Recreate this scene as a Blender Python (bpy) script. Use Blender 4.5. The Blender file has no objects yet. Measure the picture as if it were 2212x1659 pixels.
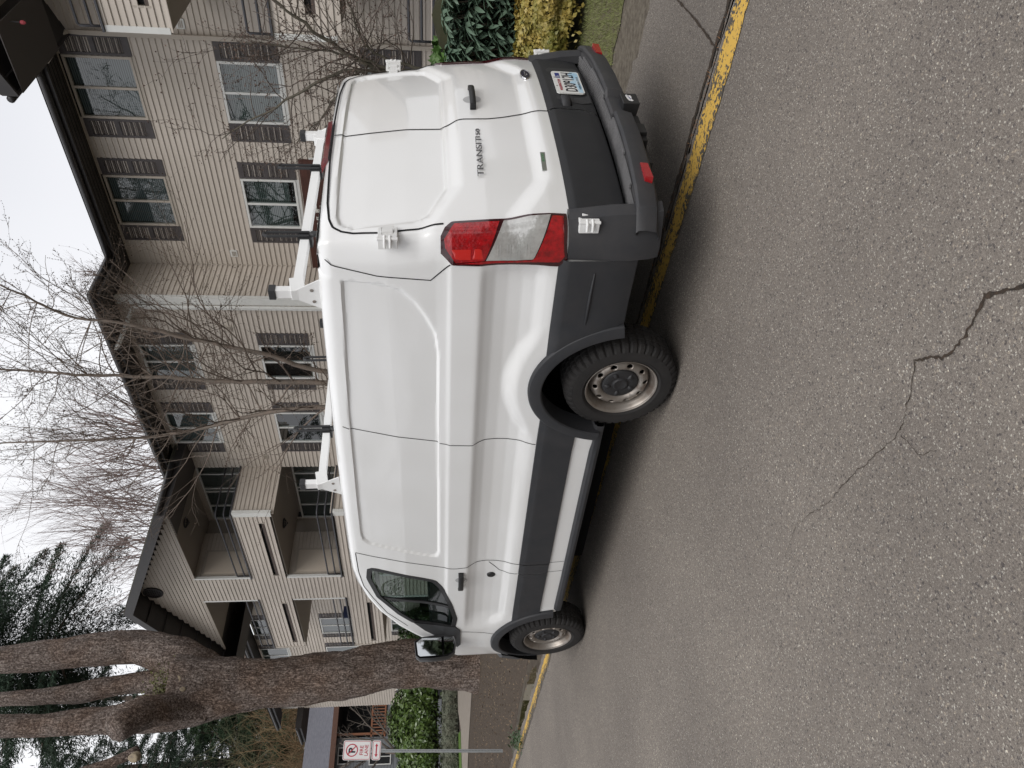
import bpy, math, random
import numpy as np
from mathutils import Vector, Matrix, noise as mnoise
random.seed(7); rng = np.random.default_rng(11)
scene = bpy.context.scene
col = scene.collection

# ------------------------------------------------------------------ camera
# the photograph is a portrait picture lying on its side: the camera is rolled a quarter turn
FPX = 1636.0                      # focal length for a 2212 px long side
YAW, PITCH, ROLL = 0.767, -0.121, 0.0185
CAM = np.array([-4.025, -3.174, 1.535])
_f = np.array([math.sin(YAW)*math.cos(PITCH), math.cos(YAW)*math.cos(PITCH), math.sin(PITCH)])
_r = np.array([math.cos(YAW), -math.sin(YAW), 0.0]); _u = np.cross(_r, _f)
R_ = math.cos(ROLL)*_r + math.sin(ROLL)*_u
U_ = -math.sin(ROLL)*_r + math.cos(ROLL)*_u
cd = bpy.data.cameras.new('camera'); cam = bpy.data.objects.new('camera', cd); col.objects.link(cam)
cd.sensor_width = 36.0; cd.lens = FPX/2212*36.0; cd.clip_start = 0.05; cd.clip_end = 1500
m3 = Matrix(((-U_[0], R_[0], -_f[0]), (-U_[1], R_[1], -_f[1]), (-U_[2], R_[2], -_f[2])))
cam.matrix_world = Matrix.Translation(Vector(CAM)) @ m3.to_4x4()
scene.camera = cam
scene.render.resolution_x = 1024; scene.render.resolution_y = 768

# ------------------------------------------------------------------ world: flat bright overcast
W = bpy.data.worlds.new('World'); scene.world = W; W.use_nodes = True
nt = W.node_tree; nt.nodes.clear()
wo = nt.nodes.new('ShaderNodeOutputWorld'); bg = nt.nodes.new('ShaderNodeBackground')
sky = nt.nodes.new('ShaderNodeTexSky'); sky.sky_type = 'NISHITA'; sky.sun_disc = False
sky.sun_elevation = math.radians(48); sky.sun_rotation = math.radians(200)
hs = nt.nodes.new('ShaderNodeHueSaturation'); hs.inputs['Saturation'].default_value = 0.10
mx = nt.nodes.new('ShaderNodeMix'); mx.data_type = 'RGBA'; mx.inputs[0].default_value = 0.93
nt.links.new(sky.outputs[0], hs.inputs['Color']); nt.links.new(hs.outputs[0], mx.inputs[6])
cl = nt.nodes.new('ShaderNodeTexNoise'); cl.inputs['Scale'].default_value = 1.6; cl.inputs['Detail'].default_value = 3
clr = nt.nodes.new('ShaderNodeValToRGB'); clr.color_ramp.elements[0].position = .35; clr.color_ramp.elements[1].position = .62
clr.color_ramp.elements[0].color = (.66, .67, .71, 1); clr.color_ramp.elements[1].color = (.80, .805, .83, 1)
tcw = nt.nodes.new('ShaderNodeTexCoord'); nt.links.new(tcw.outputs['Generated'], cl.inputs[0]); nt.links.new(cl.outputs[0], clr.inputs[0])
sc_ = nt.nodes.new('ShaderNodeVectorMath'); sc_.operation = 'SCALE'; sc_.inputs[3].default_value = 11.6
nt.links.new(clr.outputs[0], sc_.inputs[0]); nt.links.new(sc_.outputs[0], mx.inputs[7])
nt.links.new(mx.outputs[2], bg.inputs[0]); bg.inputs[1].default_value = 0.1
nt.links.new(bg.outputs[0], wo.inputs[0])
# ------------------------------------------------------------------ sun: very soft through cloud
sl = bpy.data.lights.new('sun', 'SUN'); sl.energy = 1.5; sl.angle = math.radians(40); sl.color = (1, 0.97, 0.93)
so = bpy.data.objects.new('sun', sl); col.objects.link(so)
so.rotation_euler = (math.radians(35), math.radians(-18), math.radians(-20))
scene.view_settings.view_transform = 'Standard'; scene.view_settings.look = 'None'
scene.view_settings.gamma = 1; scene.view_settings.use_curve_mapping = False
scene.view_settings.exposure = 0.17

# ------------------------------------------------------------------ helpers
def ray(dx, dy): return _f*FPX + U_*(1106-dx) + R_*(829.5-dy)
def at(dx, dy, ax, val):
    """point where the line of sight through a place of the photograph meets the plane axis=val"""
    d = ray(dx, dy); t = (val-CAM[ax])/d[ax]; return Vector(CAM + t*d)
def atd(dx, dy, depth):
    return Vector(CAM + ray(dx, dy)/FPX*depth)

PINV = {}
def empty(name, loc=(0, 0, 0), M=None):
    o = bpy.data.objects.new(name, None); col.objects.link(o); o.empty_display_size = .2
    o.matrix_world = M if M is not None else Matrix.Translation(Vector(loc))
    PINV[o.name] = o.matrix_world.inverted(); return o
def tag(o, label=None, cat=None, group=None, kind=None):
    if label: o['label'] = label
    if cat: o['category'] = cat
    if group: o['group'] = group
    if kind: o['kind'] = kind
    return o
def thing(name, label, cat, loc=(0, 0, 0), M=None, group=None):
    return tag(empty(name, loc, M), label, cat, group)

class MB:
    def __init__(s): s.v = []; s.f = []; s.n = 0
    def add(s, vs, fs):
        vs = np.asarray(vs, float).reshape(-1, 3); s.v.append(vs)
        for f in fs: s.f.append([i+s.n for i in f])
        s.n += len(vs); return s
    def addq(s, vs):            # many loose quads: (n,4,3)
        vs = np.asarray(vs, float); n = len(vs)
        s.v.append(vs.reshape(-1, 3))
        s.f += (np.arange(n*4).reshape(n, 4)+s.n).tolist(); s.n += n*4; return s
    def box(s, a, b):
        x0, y0, z0 = [min(p, q) for p, q in zip(a, b)]; x1, y1, z1 = [max(p, q) for p, q in zip(a, b)]
        return s.add([(x0,y0,z0),(x1,y0,z0),(x1,y1,z0),(x0,y1,z0),(x0,y0,z1),(x1,y0,z1),(x1,y1,z1),(x0,y1,z1)],
            [(0,3,2,1),(4,5,6,7),(0,1,5,4),(1,2,6,5),(2,3,7,6),(3,0,4,7)])
    def hexa(s, p):             # 8 corners, bottom 4 then top 4
        return s.add(p, [(0,3,2,1),(4,5,6,7),(0,1,5,4),(1,2,6,5),(2,3,7,6),(3,0,4,7)])
    def beam(s, a, b, w, h, up=(0, 0, 1)):
        a = Vector(a); b = Vector(b); d = (b-a).normalized(); x = d.cross(Vector(up)).normalized(); y = x.cross(d)
        p = []
        for c in (a, b):
            for i, j in ((-1,-1),(1,-1),(1,1),(-1,1)): p.append(c+x*i*w/2+y*j*h/2)
        return s.hexa([tuple(q) for q in p])
    def grid(s, P, wrap=False, flip=False):   # P (n,m,3)
        P = np.asarray(P, float); n, m = P.shape[:2]; fs = []
        for i in range(n-1):
            for j in range(m if wrap else m-1):
                k = (j+1) % m; q = (i*m+j, i*m+k, (i+1)*m+k, (i+1)*m+j)
                fs.append(q[::-1] if flip else q)
        return s.add(P.reshape(-1, 3), fs)
    def tube(s, pts, rad, n=6, cap=True):
        pts = np.asarray([tuple(p) for p in pts], float); rad = np.broadcast_to(np.asarray(rad, float), (len(pts),))
        T = np.gradient(pts, axis=0); T /= np.linalg.norm(T, axis=1)[:, None]+1e-9
        ref = np.array([0, 0, 1.]) if abs(T[0][2]) < .9 else np.array([1., 0, 0])
        x = np.cross(T[0], ref); x /= np.linalg.norm(x); rows = []
        a = np.linspace(0, 2*math.pi, n, endpoint=False)
        for i in range(len(pts)):
            x = x-T[i]*np.dot(x, T[i]); x /= np.linalg.norm(x)+1e-9; y = np.cross(T[i], x)
            rows.append(pts[i]+rad[i]*(np.cos(a)[:, None]*x+np.sin(a)[:, None]*y))
        b = s.n; s.grid(rows, wrap=True)
        if cap:
            s.f.append([b+i for i in range(n)][::-1]); s.f.append([b+(len(pts)-1)*n+i for i in range(n)])
        return s
    def lathe(s, prof, n, origin=(0, 0, 0), axis='x', sgn=1):   # prof: (axial, radius)
        a = np.linspace(0, 2*math.pi, n, endpoint=False); rows = []
        for t, r in prof:
            c, q = r*np.cos(a), r*np.sin(a); t = np.full(n, t*sgn)
            rows.append(np.stack({'x': (t, c, q), 'y': (q, t, c), 'z': (c, q, t)}[axis], 1)+np.array(origin))
        return s.grid(rows, wrap=True)
    def prism(s, poly, ax, a, b):             # polygon in the two other axes
        n = len(poly); V = []
        for t in (a, b):
            for p in poly:
                q = list(p); q.insert(ax, t); V.append(q)
        return s.add(V, [list(range(n)), list(range(2*n-1, n-1, -1))]+[(i, i+n, (i+1) % n+n, (i+1) % n) for i in range(n)])
    def build(s, name, mat, parent=None, smooth=False, world=True, kind=None, bevel=0, angle=None):
        me = bpy.data.meshes.new(name)
        V = np.concatenate(s.v) if s.v else np.zeros((0, 3))
        if parent is not None and world:
            Mi = np.array(PINV[parent.name]); V = V@Mi[:3, :3].T+Mi[:3, 3]
        me.from_pydata(V.tolist(), [], s.f); me.materials.append(mat)
        if smooth: me.polygons.foreach_set('use_smooth', [True]*len(me.polygons))
        if angle is not None:
            me.polygons.foreach_set('use_smooth', [True]*len(me.polygons)); me.set_sharp_from_angle(angle=math.radians(angle))
        me.update()
        o = bpy.data.objects.new(name, me); col.objects.link(o)
        if parent is not None: o.parent = parent; PINV[o.name] = PINV.get(parent.name)
        if bevel:
            b = o.modifiers.new('bevel', 'BEVEL'); b.width = bevel; b.segments = 2; b.limit_method = 'ANGLE'; b.angle_limit = math.radians(35)
        if kind: o['kind'] = kind
        return o

def text(body, name, mat, parent, M, width=None, height=None, extrude=.001, world=True, bold=0):
    c = bpy.data.curves.new(name, 'FONT'); c.body = body; c.align_x = 'CENTER'; c.align_y = 'CENTER'; c.extrude = 0; c.offset = bold
    t = bpy.data.objects.new(name, c); col.objects.link(t)
    dg = bpy.context.evaluated_depsgraph_get(); me = bpy.data.meshes.new_from_object(t.evaluated_get(dg))
    bpy.data.objects.remove(t)
    n = len(me.vertices); co = np.zeros(n*3); me.vertices.foreach_get('co', co); co = co.reshape(-1, 3)
    lo, hi = co.min(0), co.max(0); co -= (lo+hi)/2
    sx = (width/(hi-lo)[0]) if width else 1; sy = (height/(hi-lo)[1]) if height else sx
    if not width: sx = sy
    co[:, 0] *= sx; co[:, 1] *= sy; fs = [list(p.vertices) for p in me.polygons]
    MM = np.array(M)
    def tr(P): return P@MM[:3, :3].T+MM[:3, 3]
    b = MB(); top = co.copy(); top[:, 2] = extrude; b.add(tr(top), fs)
    bot = co.copy(); bot[:, 2] = 0; k = len(co)
    from collections import Counter
    ec = Counter()
    for f in fs:
        for i in range(len(f)): ec[tuple(sorted((f[i], f[(i+1) % len(f)])))] += 1
    b.add(tr(np.concatenate([top, bot])), [(e[0], e[1], e[1]+k, e[0]+k) for e, c_ in ec.items() if c_ == 1])
    return b.build(name, mat, parent, world=world)
def frame(o, x, y):            # matrix with origin o, x axis, y axis (text plane)
    x = Vector(x).normalized(); y = Vector(y); y = (y-x*y.dot(x)).normalized(); z = x.cross(y)
    return Matrix(((x.x, y.x, z.x, o[0]), (x.y, y.y, z.y, o[1]), (x.z, y.z, z.z, o[2]), (0, 0, 0, 1)))

# ------------------------------------------------------------------ materials
MATS = {}
def mat(name, color, rough=.6, metal=0, spec=.5, coat=0, var=0, scale=5, bump=0, bscale=20, trans=0, alpha=1, color2=None, stretch=None, detail=4, thr=(.35, .65)):
    m = bpy.data.materials.new(name); m.use_nodes = True; t = m.node_tree; p = t.nodes['Principled BSDF']
    p.inputs['Base Color'].default_value = (*color, 1); p.inputs['Roughness'].default_value = rough
    p.inputs['Metallic'].default_value = metal; p.inputs['Specular IOR Level'].default_value = spec
    p.inputs['Coat Weight'].default_value = coat; p.inputs['Coat Roughness'].default_value = .06
    p.inputs['Transmission Weight'].default_value = trans; p.inputs['Alpha'].default_value = alpha
    tc = t.nodes.new('ShaderNodeTexCoord'); mp = t.nodes.new('ShaderNodeMapping'); t.links.new(tc.outputs['Object'], mp.inputs[0])
    if stretch: mp.inputs['Scale'].default_value = stretch
    if color2 is not None or var:
        c2 = color2 if color2 is not None else tuple(c*(1-var) for c in color)
        n = t.nodes.new('ShaderNodeTexNoise'); n.inputs['Scale'].default_value = scale; n.inputs['Detail'].default_value = detail
        n.inputs['Roughness'].default_value = .65
        r = t.nodes.new('ShaderNodeValToRGB'); r.color_ramp.elements[0].position = thr[0]; r.color_ramp.elements[1].position = thr[1]
        r.color_ramp.elements[0].color = (*color, 1); r.color_ramp.elements[1].color = (*c2, 1)
        t.links.new(mp.outputs[0], n.inputs[0]); t.links.new(n.outputs[0], r.inputs[0]); t.links.new(r.outputs[0], p.inputs['Base Color'])
    if bump:
        n = t.nodes.new('ShaderNodeTexNoise'); n.inputs['Scale'].default_value = bscale; n.inputs['Detail'].default_value = 6
        b = t.nodes.new('ShaderNodeBump'); b.inputs['Strength'].default_value = bump; b.inputs['Distance'].default_value = .01
        t.links.new(mp.outputs[0], n.inputs[0]); t.links.new(n.outputs[0], b.inputs['Height']); t.links.new(b.outputs[0], p.inputs['Normal'])
    MATS[name] = m; return m
def nodes(m): return m.node_tree, m.node_tree.nodes['Principled BSDF']
def glassmat(name, tint, refl=.08, rough=.0):
    m = bpy.data.materials.new(name); m.use_nodes = True; t = m.node_tree; t.nodes.clear()
    o = t.nodes.new('ShaderNodeOutputMaterial'); mix = t.nodes.new('ShaderNodeMixShader')
    tr = t.nodes.new('ShaderNodeBsdfTransparent'); tr.inputs[0].default_value = (*tint, 1)
    gl = t.nodes.new('ShaderNodeBsdfGlossy'); gl.inputs['Roughness'].default_value = rough
    fr = t.nodes.new('ShaderNodeLayerWeight'); fr.inputs[0].default_value = .5
    pw = t.nodes.new('ShaderNodeMath'); pw.operation = 'POWER'; pw.inputs[1].default_value = 4.0; t.links.new(fr.outputs['Facing'], pw.inputs[0])
    ad = t.nodes.new('ShaderNodeMath'); ad.operation = 'MULTIPLY_ADD'; ad.inputs[1].default_value = .9; ad.inputs[2].default_value = refl; ad.use_clamp = True
    t.links.new(pw.outputs[0], ad.inputs[0]); t.links.new(ad.outputs[0], mix.inputs[0])
    t.links.new(tr.outputs[0], mix.inputs[1]); t.links.new(gl.outputs[0], mix.inputs[2]); t.links.new(mix.outputs[0], o.inputs[0])
    return m
white = mat('van_white_paint', (.83, .832, .828), .28, coat=.9, spec=.5, color2=(.79, .79, .78), scale=1.2, detail=2)
rackw = mat('rack_white_steel', (.78, .78, .77), .38)
cladm = mat('grey_cladding', (.029, .031, .035), .55, color2=(.038, .038, .041), scale=6, bump=.08, bscale=600, spec=.35)
clad_dark = mat('door_cladding_dark', (.020, .021, .023), .6, color2=(.026, .026, .028), scale=5, bump=.06, bscale=600, spec=.3)
bumpm = mat('bumper_grey', (.040, .041, .045), .55, color2=(.052, .051, .053), scale=7, bump=.06, bscale=600, spec=.35)
stepm = mat('step_grey', (.18, .176, .178), .5, color2=(.14, .138, .14), scale=9)
mat('step_plate_grey', (.060, .059, .061), .6)
trim = mat('black_trim', (.018, .018, .019), .45)
blackm = mat('black_void', (.004, .004, .004), .9, spec=.1)
seamm = mat('seam_dark', (.012, .012, .013), .8, spec=.2)
rubber = mat('tyre_rubber', (.021, .020, .020), .75, color2=(.028, .026, .025), scale=9, spec=.3, bump=.1, bscale=60)
steel = mat('wheel_steel', (.33, .30, .27), .42, metal=.7, color2=(.17, .12, .09), scale=9, thr=(.5, .8))
hubm = mat('hub_cap_black', (.022, .022, .024), .5)
chrome = mat('chrome', (.75, .75, .76), .12, metal=1)
# ================================================================== VAN
LEAN, RAKE = .022, .033
RL = Matrix(((math.cos(LEAN), 0, -math.sin(LEAN)), (0, 1, 0), (math.sin(LEAN), 0, math.cos(LEAN))))
RK = Matrix(((1, 0, 0), (0, math.cos(RAKE), math.sin(RAKE)), (0, -math.sin(RAKE), math.cos(RAKE))))
VM = (RL@RK).to_4x4()
van = thing('cargo_van', 'white cargo van with grey lower cladding and white roof rack parked over the yellow line', 'van', M=VM)
def vb(b, name, m, parent=None, **k): return b.build(name, m, parent or van, world=False, **k)
CF, CR = (3.25, .469), (-.06, .36)
ss = lambda x, a, b: (lambda t: t*t*(3-2*t))(np.clip((x-a)/(b-a), 0, 1))
ZT = [.38, .48, .60, .80, .86, .90, .95, 1.02, 1.09, 1.16, 1.205, 1.235, 1.25, 1.385, 1.405, 1.42, 1.46, 1.70, 1.95, 2.1]
WT = [.965, .985, .990, .992, .991, .982, .962, .950, .947, .955, .972, .990, .991, .984, .976, .974, .970, .958, .932, .910]
WF = [.965, .985, .990, .992, .992, .992, .992, .992, .992, .991, .991, .991, .991, .984, .976, .974, .970, .958, .932, .910]
PANEL = np.array([(-.79, 1.931), (.2, 1.982), (1.5, 2.011), (1.60, 2.0), (1.648, 1.96), (1.80, 1.52), (1.80, 1.47), (1.75, 1.452), (-.323, 1.449), (-.459, 1.463), (-.583, 1.515), (-.674, 1.566), (-.753, 1.636), (-.785, 1.72), (-.80, 1.88)])
def sdist(P, poly):           # signed distance, inside negative;  P (...,2)
    P = np.asarray(P); d = np.full(P.shape[:-1], 1e9); ins = np.zeros(P.shape[:-1], bool)
    n = len(poly)
    for i in range(n):
        a = poly[i]; b = poly[(i+1) % n]; ab = b-a; ap = P-a
        t = np.clip((ap@ab)/(ab@ab), 0, 1); q = ap-t[..., None]*ab
        d = np.minimum(d, np.hypot(q[..., 0], q[..., 1]))
        c = ((a[1] > P[..., 1]) != (b[1] > P[..., 1]))
        with np.errstate(divide='ignore', invalid='ignore'):
            xi = (b[0]-a[0])*(P[..., 1]-a[1])/(b[1]-a[1]+1e-12)+a[0]
        ins ^= c & (P[..., 0] < xi)
    return np.where(ins, -d, d)
def Wside(y, z):
    y, z = np.broadcast_arrays(np.asarray(y, float), np.asarray(z, float))
    wt, wf = np.interp(z, ZT, WT), np.interp(z, ZT, WF)
    rr = np.hypot((y-CR[0])*1.02, z-CR[1]); rf = np.hypot(y-CF[0]-.05, z-CF[1])
    m = ss(rr, .63, .73)*ss(rf, .60, .72)*ss(y, -.98, -.84)*(1-ss(y, 2.72, 3.05))
    w = wf-(wf-wt)*m
    w = w+.008*(1-ss(rr, .55, .66))*(z < 1.3)+.010*(1-ss(rf, .55, .66))*(z < 1.3)
    d = sdist(np.stack([y, z], -1), PANEL); w = w-.015*(1-ss(d, -.010, .005))
    # door window surround lies a little in
    w = w-.02*ss(y, 2.0, 2.6)*ss(z, 1.35, 1.6)
    T = np.interp(y, [2.2, 3.0, 3.4, 3.7, 3.9, 4.05, 4.2, 4.3], [0, .010, .035, .095, .18, .29, .46, .62])
    return w-T
def ZTOP(y): return np.interp(y, [-1.1, -.69, -.3, .39, 1.14, 1.79, 2.09, 2.29, 2.52, 2.75, 3.0, 3.19, 3.39, 3.6, 3.9, 4.1, 4.25, 4.33], [2.035, 2.06, 2.075, 2.10, 2.12, 2.13, 2.13, 2.11, 2.062, 1.978, 1.836, 1.70, 1.53, 1.40, 1.25, 1.14, 1.02, .95])
def YRC(z): return np.interp(z, [.3, .5, .9, 1.2, 1.4, 1.6, 1.8, 2.03, 2.1], [-1.17, -1.18, -1.2, -1.185, -1.17, -1.15, -1.125, -1.09, -1.075])
WIN = np.array([(-.835, 1.86), (-.80, 1.925), (-.73, 1.945), (0, 1.955), (.70, 1.945), (.80, 1.92), (.84, 1.86), (.84, 1.56), (.80, 1.50), (.61, 1.395), (-.61, 1.395), (-.80, 1.49), (-.83, 1.56)])
BIG = np.array([(-1.3, 2.5), (1.3, 2.5), (1.3, 1.75), (.97, 1.50), (.62, 1.305), (-.62, 1.305), (-.97, 1.50), (-1.3, 1.75)])
LOW = np.array([(-.60, .965), (.66, .965), (.97, 1.17), (1.5, 1.6), (1.5, 3), (-1.5, 3), (-1.5, 1.6), (-.93, 1.17)])
def Yrear(x, z):
    x, z = np.broadcast_arrays(np.asarray(x, float), np.asarray(z, float))
    y = YRC(z)+.08*(np.clip(abs(x), 0, 1)/.93)**2.5
    P = np.stack([x, z], -1)
    y = y+.014*(1-ss(sdist(P, WIN), -.011, .006))
    y = y+.020*(1-ss(sdist(P, BIG), -.085, .0))-.012
    y = y-.022*ss(sdist(P, LOW), 0, .12)+.004
    return y
XE = .885
def corner(z, th):            # th 0 (side) .. pi/2 (rear edge)
    ye = Yrear(XE, z); y0 = ye+.17; w0 = Wside(y0, z); y = y0+(ye-y0)*np.sin(th); x = XE+(w0-XE)*np.cos(th)
    return x, y
YS = list(np.arange(4.30, 3.2, -.035))+list(np.arange(3.2, -.801, -.016))
YS = [4.33]+YS
def outline(z, zt=None):
    """half outline of the left side at height z (array of (x,y)), front to rear centre"""
    ys = np.array(YS); xs = Wside(ys, z); ye = float(Yrear(XE, z)); y0 = ye+.17
    yb = np.linspace(YS[-1], y0, 5)[1:]; pts = [np.stack([-xs, ys], 1), np.stack([-Wside(yb, z), yb], 1)]
    th = np.linspace(0, math.pi/2, 9)[1:]; cx, cy = corner(z, th); pts.append(np.stack([-cx, cy], 1))
    xr = np.linspace(-XE, 0, 46)[1:]; pts.append(np.stack([xr, Yrear(xr, z)], 1))
    return np.concatenate(pts)
ncol = len(YS)+4+8+45; nside = len(YS)+4
ytop = np.concatenate([YS, np.full(ncol-len(YS), -1.0)])
ze = ZTOP(ytop)-.085
NL = 72; NU = 84
rows = []; zr = np.concatenate([np.linspace(.46, 1.29, NL), np.linspace(1.29, 2.2, NU)[1:]])
rows = np.zeros((NL+NU-1+8, ncol, 3))
for j in range(0, NL+NU-1):
    if j < NL: zj = .46+(np.minimum(1.29, ze-.12)-.46)*j/(NL-1)
    else: zj = np.minimum(1.29, ze-.12)+(ze-np.minimum(1.29, ze-.12))*(j-NL+1)/(NU-1)
    rows[j, :, 2] = zj
# evaluate the outline at each vertex height
yy = np.array(YS)
for j in range(NL+NU-1):
    z = rows[j, :, 2]
    rows[j, :len(YS), 0] = -Wside(yy, z[:len(YS)]); rows[j, :len(YS), 1] = yy
    k = len(YS); zz = z[k]
    o = outline(zz); rows[j, k:, :2] = o[k:]
inw = np.zeros((ncol, 2)); inw[:nside, 0] = 1; thc = np.linspace(0, math.pi/2, 9)[1:]
inw[nside:nside+8] = np.stack([np.cos(thc), np.sin(thc)], 1); inw[nside+8:, 1] = 1
for q in range(8):
    a = (q+1)/8*math.pi/2; j = NL+NU-1+q
    rows[j, :, :2] = rows[NL+NU-2, :, :2]+inw*.10*(1-math.cos(a)); rows[j, :, 2] = ze+.085*math.sin(a)
S = rows
WDOOR = np.array([(2.02, 1.985), (2.0, 1.955), (2.128, 1.592), (2.168, 1.49), (2.266, 1.438), (2.532, 1.363), (2.789, 1.316), (2.943, 1.331), (2.936, 1.495), (2.904, 1.663), (2.76, 1.78), (2.471, 1.938), (2.149, 1.998)])
def doorx(z): return np.interp(z, [.40, .8, .835, 1.149, 1.2, 1.335, 1.46, 2.07], [1.95, 1.95, 1.929, 1.918, 1.935, 1.965, 1.945, 1.782])
def doorf(z): return np.interp(z, [.8, .96, 1.21, 1.3, 2.2], [3.12, 3.104, 3.055, 3.04, 3.04])
def ell(y, z, c, a, b): return np.hypot((y-c[0])/a, (z-c[1])/b)
def seamx(z): return np.interp(z, [.5, .6, .75, .95, 1.06, 1.15, 1.30, 1.39, 1.6, 2.0], [0, .05, .05, .043, .013, 0, .012, -.03, -.002, -.004])
TOPS = [(-.886, 1.42), (-.886, 1.73), (-.870, 1.86), (-.849, 1.915), (-.814, 1.958), (-.758, 1.979), (-.636, 1.994), (-.26, 2.005), (.136, 2.009), (.541, 2.004), (.76, 1.990), (.82, 1.965), (.86, 1.91), (.880, 1.84), (.886, 1.73), (.886, 1.42)]
DOORP = np.array([(-.886, .50)]+TOPS+[(.886, .50)])
body, fdoor, rdl, rdr = MB(), {-1: MB(), 1: MB()}, MB(), MB()
nr = S.shape[0]
cen = (S[:-1, :-1]+S[1:, :-1]+S[1:, 1:]+S[:-1, 1:])/4
cy, cz, cx = cen[..., 1], cen[..., 2], cen[..., 0]
side = np.zeros(cy.shape, bool); side[:, :nside+3] = True; rear = np.zeros(cy.shape, bool); rear[:, nside+7:] = True
arch = (ell(cy, cz, CR, .45, .535) < 1) | (ell(cy, cz, CF, .50, .49) < 1)
winhole = sdist(np.stack([cy, cz], -1), WDOOR) < 0
isdoor = side & (cy > doorx(cz)) & (cy < doorf(cz)) & (np.arange(nr-1)[:, None] < nr-6) & (cz < 2.09)
front_glass = np.zeros(cy.shape, bool)
isr = rear & (sdist(np.stack([-abs(cx), cz], -1), DOORP) < 0)
lampz = rear  # lamps are laid over the corner
faces = {'b': [], 'd': [], 'r': []}
m = S.shape[1]
for i in range(nr-1):
    for j in range(m-1):
        if side[i, j] and arch[i, j]: continue
        if side[i, j] and winhole[i, j]: continue
        if rear[i, j] and cz[i, j] < .535: continue
        q = (i*m+j, i*m+j+1, (i+1)*m+j+1, (i+1)*m+j)
        faces['d' if isdoor[i, j] else 'r' if isr[i, j] else 'b'].append(q)
flat = S.reshape(-1, 3)
def sub(V, F, flip=False):
    F = np.array(F); u, inv = np.unique(F, return_inverse=True); F2 = inv.reshape(F.shape)
    if flip: F2 = F2[:, ::-1]
    return V[u], F2.tolist()
mir = flat*np.array([-1, 1, 1])
body.add(*sub(flat, faces['b'])); body.add(*sub(mir, faces['b'], True))
# roof, windscreen header and hood top
for y0_, y1_, n_ in ((-1.0, 2.40, 40), (3.40, 4.30, 14)):
    ys = np.linspace(y0_, y1_, n_); P = []
    for y in ys:
        w = float(Wside(y, min(1.9, float(ZTOP(y))-.1)))-.095; xs = np.linspace(-w, w, 13)
        P.append(np.stack([xs, np.full(13, y), ZTOP(y)-.001+.03*(1-(xs/w)**2)*(float(ss(y, -1.0, -.5)) if y < 0 else 1)], 1))
    body.grid(P)
# nose
P = []
for z in np.linspace(.46, .95, 8):
    w = float(Wside(4.33, z)); xs = np.linspace(-w, w, 13); P.append(np.stack([xs, 4.33+.12*(1-(xs/w)**2), np.full(13, z)], 1))
body.grid(P, flip=True)
vb(body, 'body_shell', white, angle=32)
for s in (-1, 1):
    b = MB(); b.add(*sub(flat if s < 0 else mir, faces['d'], s > 0)); fdoor[s] = vb(b, 'front_door', white, angle=32)
R_all = [f for f in faces['r']]
FL, FR = [], []
for f in R_all:                                      # left half faces; mirrored half made separately
    c = flat[list(f)].mean(0); (FL if c[0] < seamx(c[2]) else FR).append(f)
bl, br = MB(), MB()
bl.add(*sub(flat, FL));
if FR: br.add(*sub(flat, FR))
ml, mr_ = [], []
for f in R_all:
    c = mir[list(f)].mean(0); (ml if c[0] < seamx(c[2]) else mr_).append(f)
if ml: bl.add(*sub(mir, ml, True))
br.add(*sub(mir, mr_, True))
rdoorL = vb(bl, 'rear_door', white, angle=32); rdoorR = vb(br, 'rear_door', white, angle=32)
rdoorL['label'] = 'rear door with model lettering'; rdoorR['label'] = 'rear door with handle, oval badge and number plate'

# -------- surface-following overlays
def sidept(y, z, off, s=-1):
    y = np.asarray(y, float); z = np.asarray(z, float); return np.stack([s*(Wside(y, z)+off), y+0*z, z+0*y], -1)
def rearpt(x, z, off): 
    x = np.asarray(x, float); z = np.asarray(z, float); return np.stack([x+0*z, Yrear(x, z)-off, z+0*x], -1)
def resample(p, step):
    p = np.array(p, float); d = np.r_[0, np.cumsum(np.hypot(*np.diff(p, axis=0).T))]; n = max(2, int(d[-1]/step)+1)
    t = np.linspace(0, d[-1], n); return np.stack([np.interp(t, d, p[:, 0]), np.interp(t, d, p[:, 1])], 1)
def seam(pts, w, off, f, step=.03):
    b = MB(); ribbon(b, pts, w, off, f, step); vb(b, 'panel_seam', seamm)
def ribbon(b, pts, w, off, f, step=.03, closed=False, flip=False, edge=0):
    p = resample(list(pts)+([pts[0]] if closed else []), step)
    T = np.gradient(p, axis=0)
    if closed: T[0] = T[-1] = p[1]-p[-2]
    T /= np.hypot(*T.T)[:, None]+1e-9; N = np.stack([-T[:, 1], T[:, 0]], 1)
    cols = [(-w/2, off-edge), (-w/2, off), (w/2, off), (w/2, off-edge)] if edge else [(-w/2, off), (w/2, off)]
    P = np.stack([f(p[:, 0]+N[:, 0]*c, p[:, 1]+N[:, 1]*c, o) for c, o in cols], 1); b.grid(P, flip=flip)
sb = MB()
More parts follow.
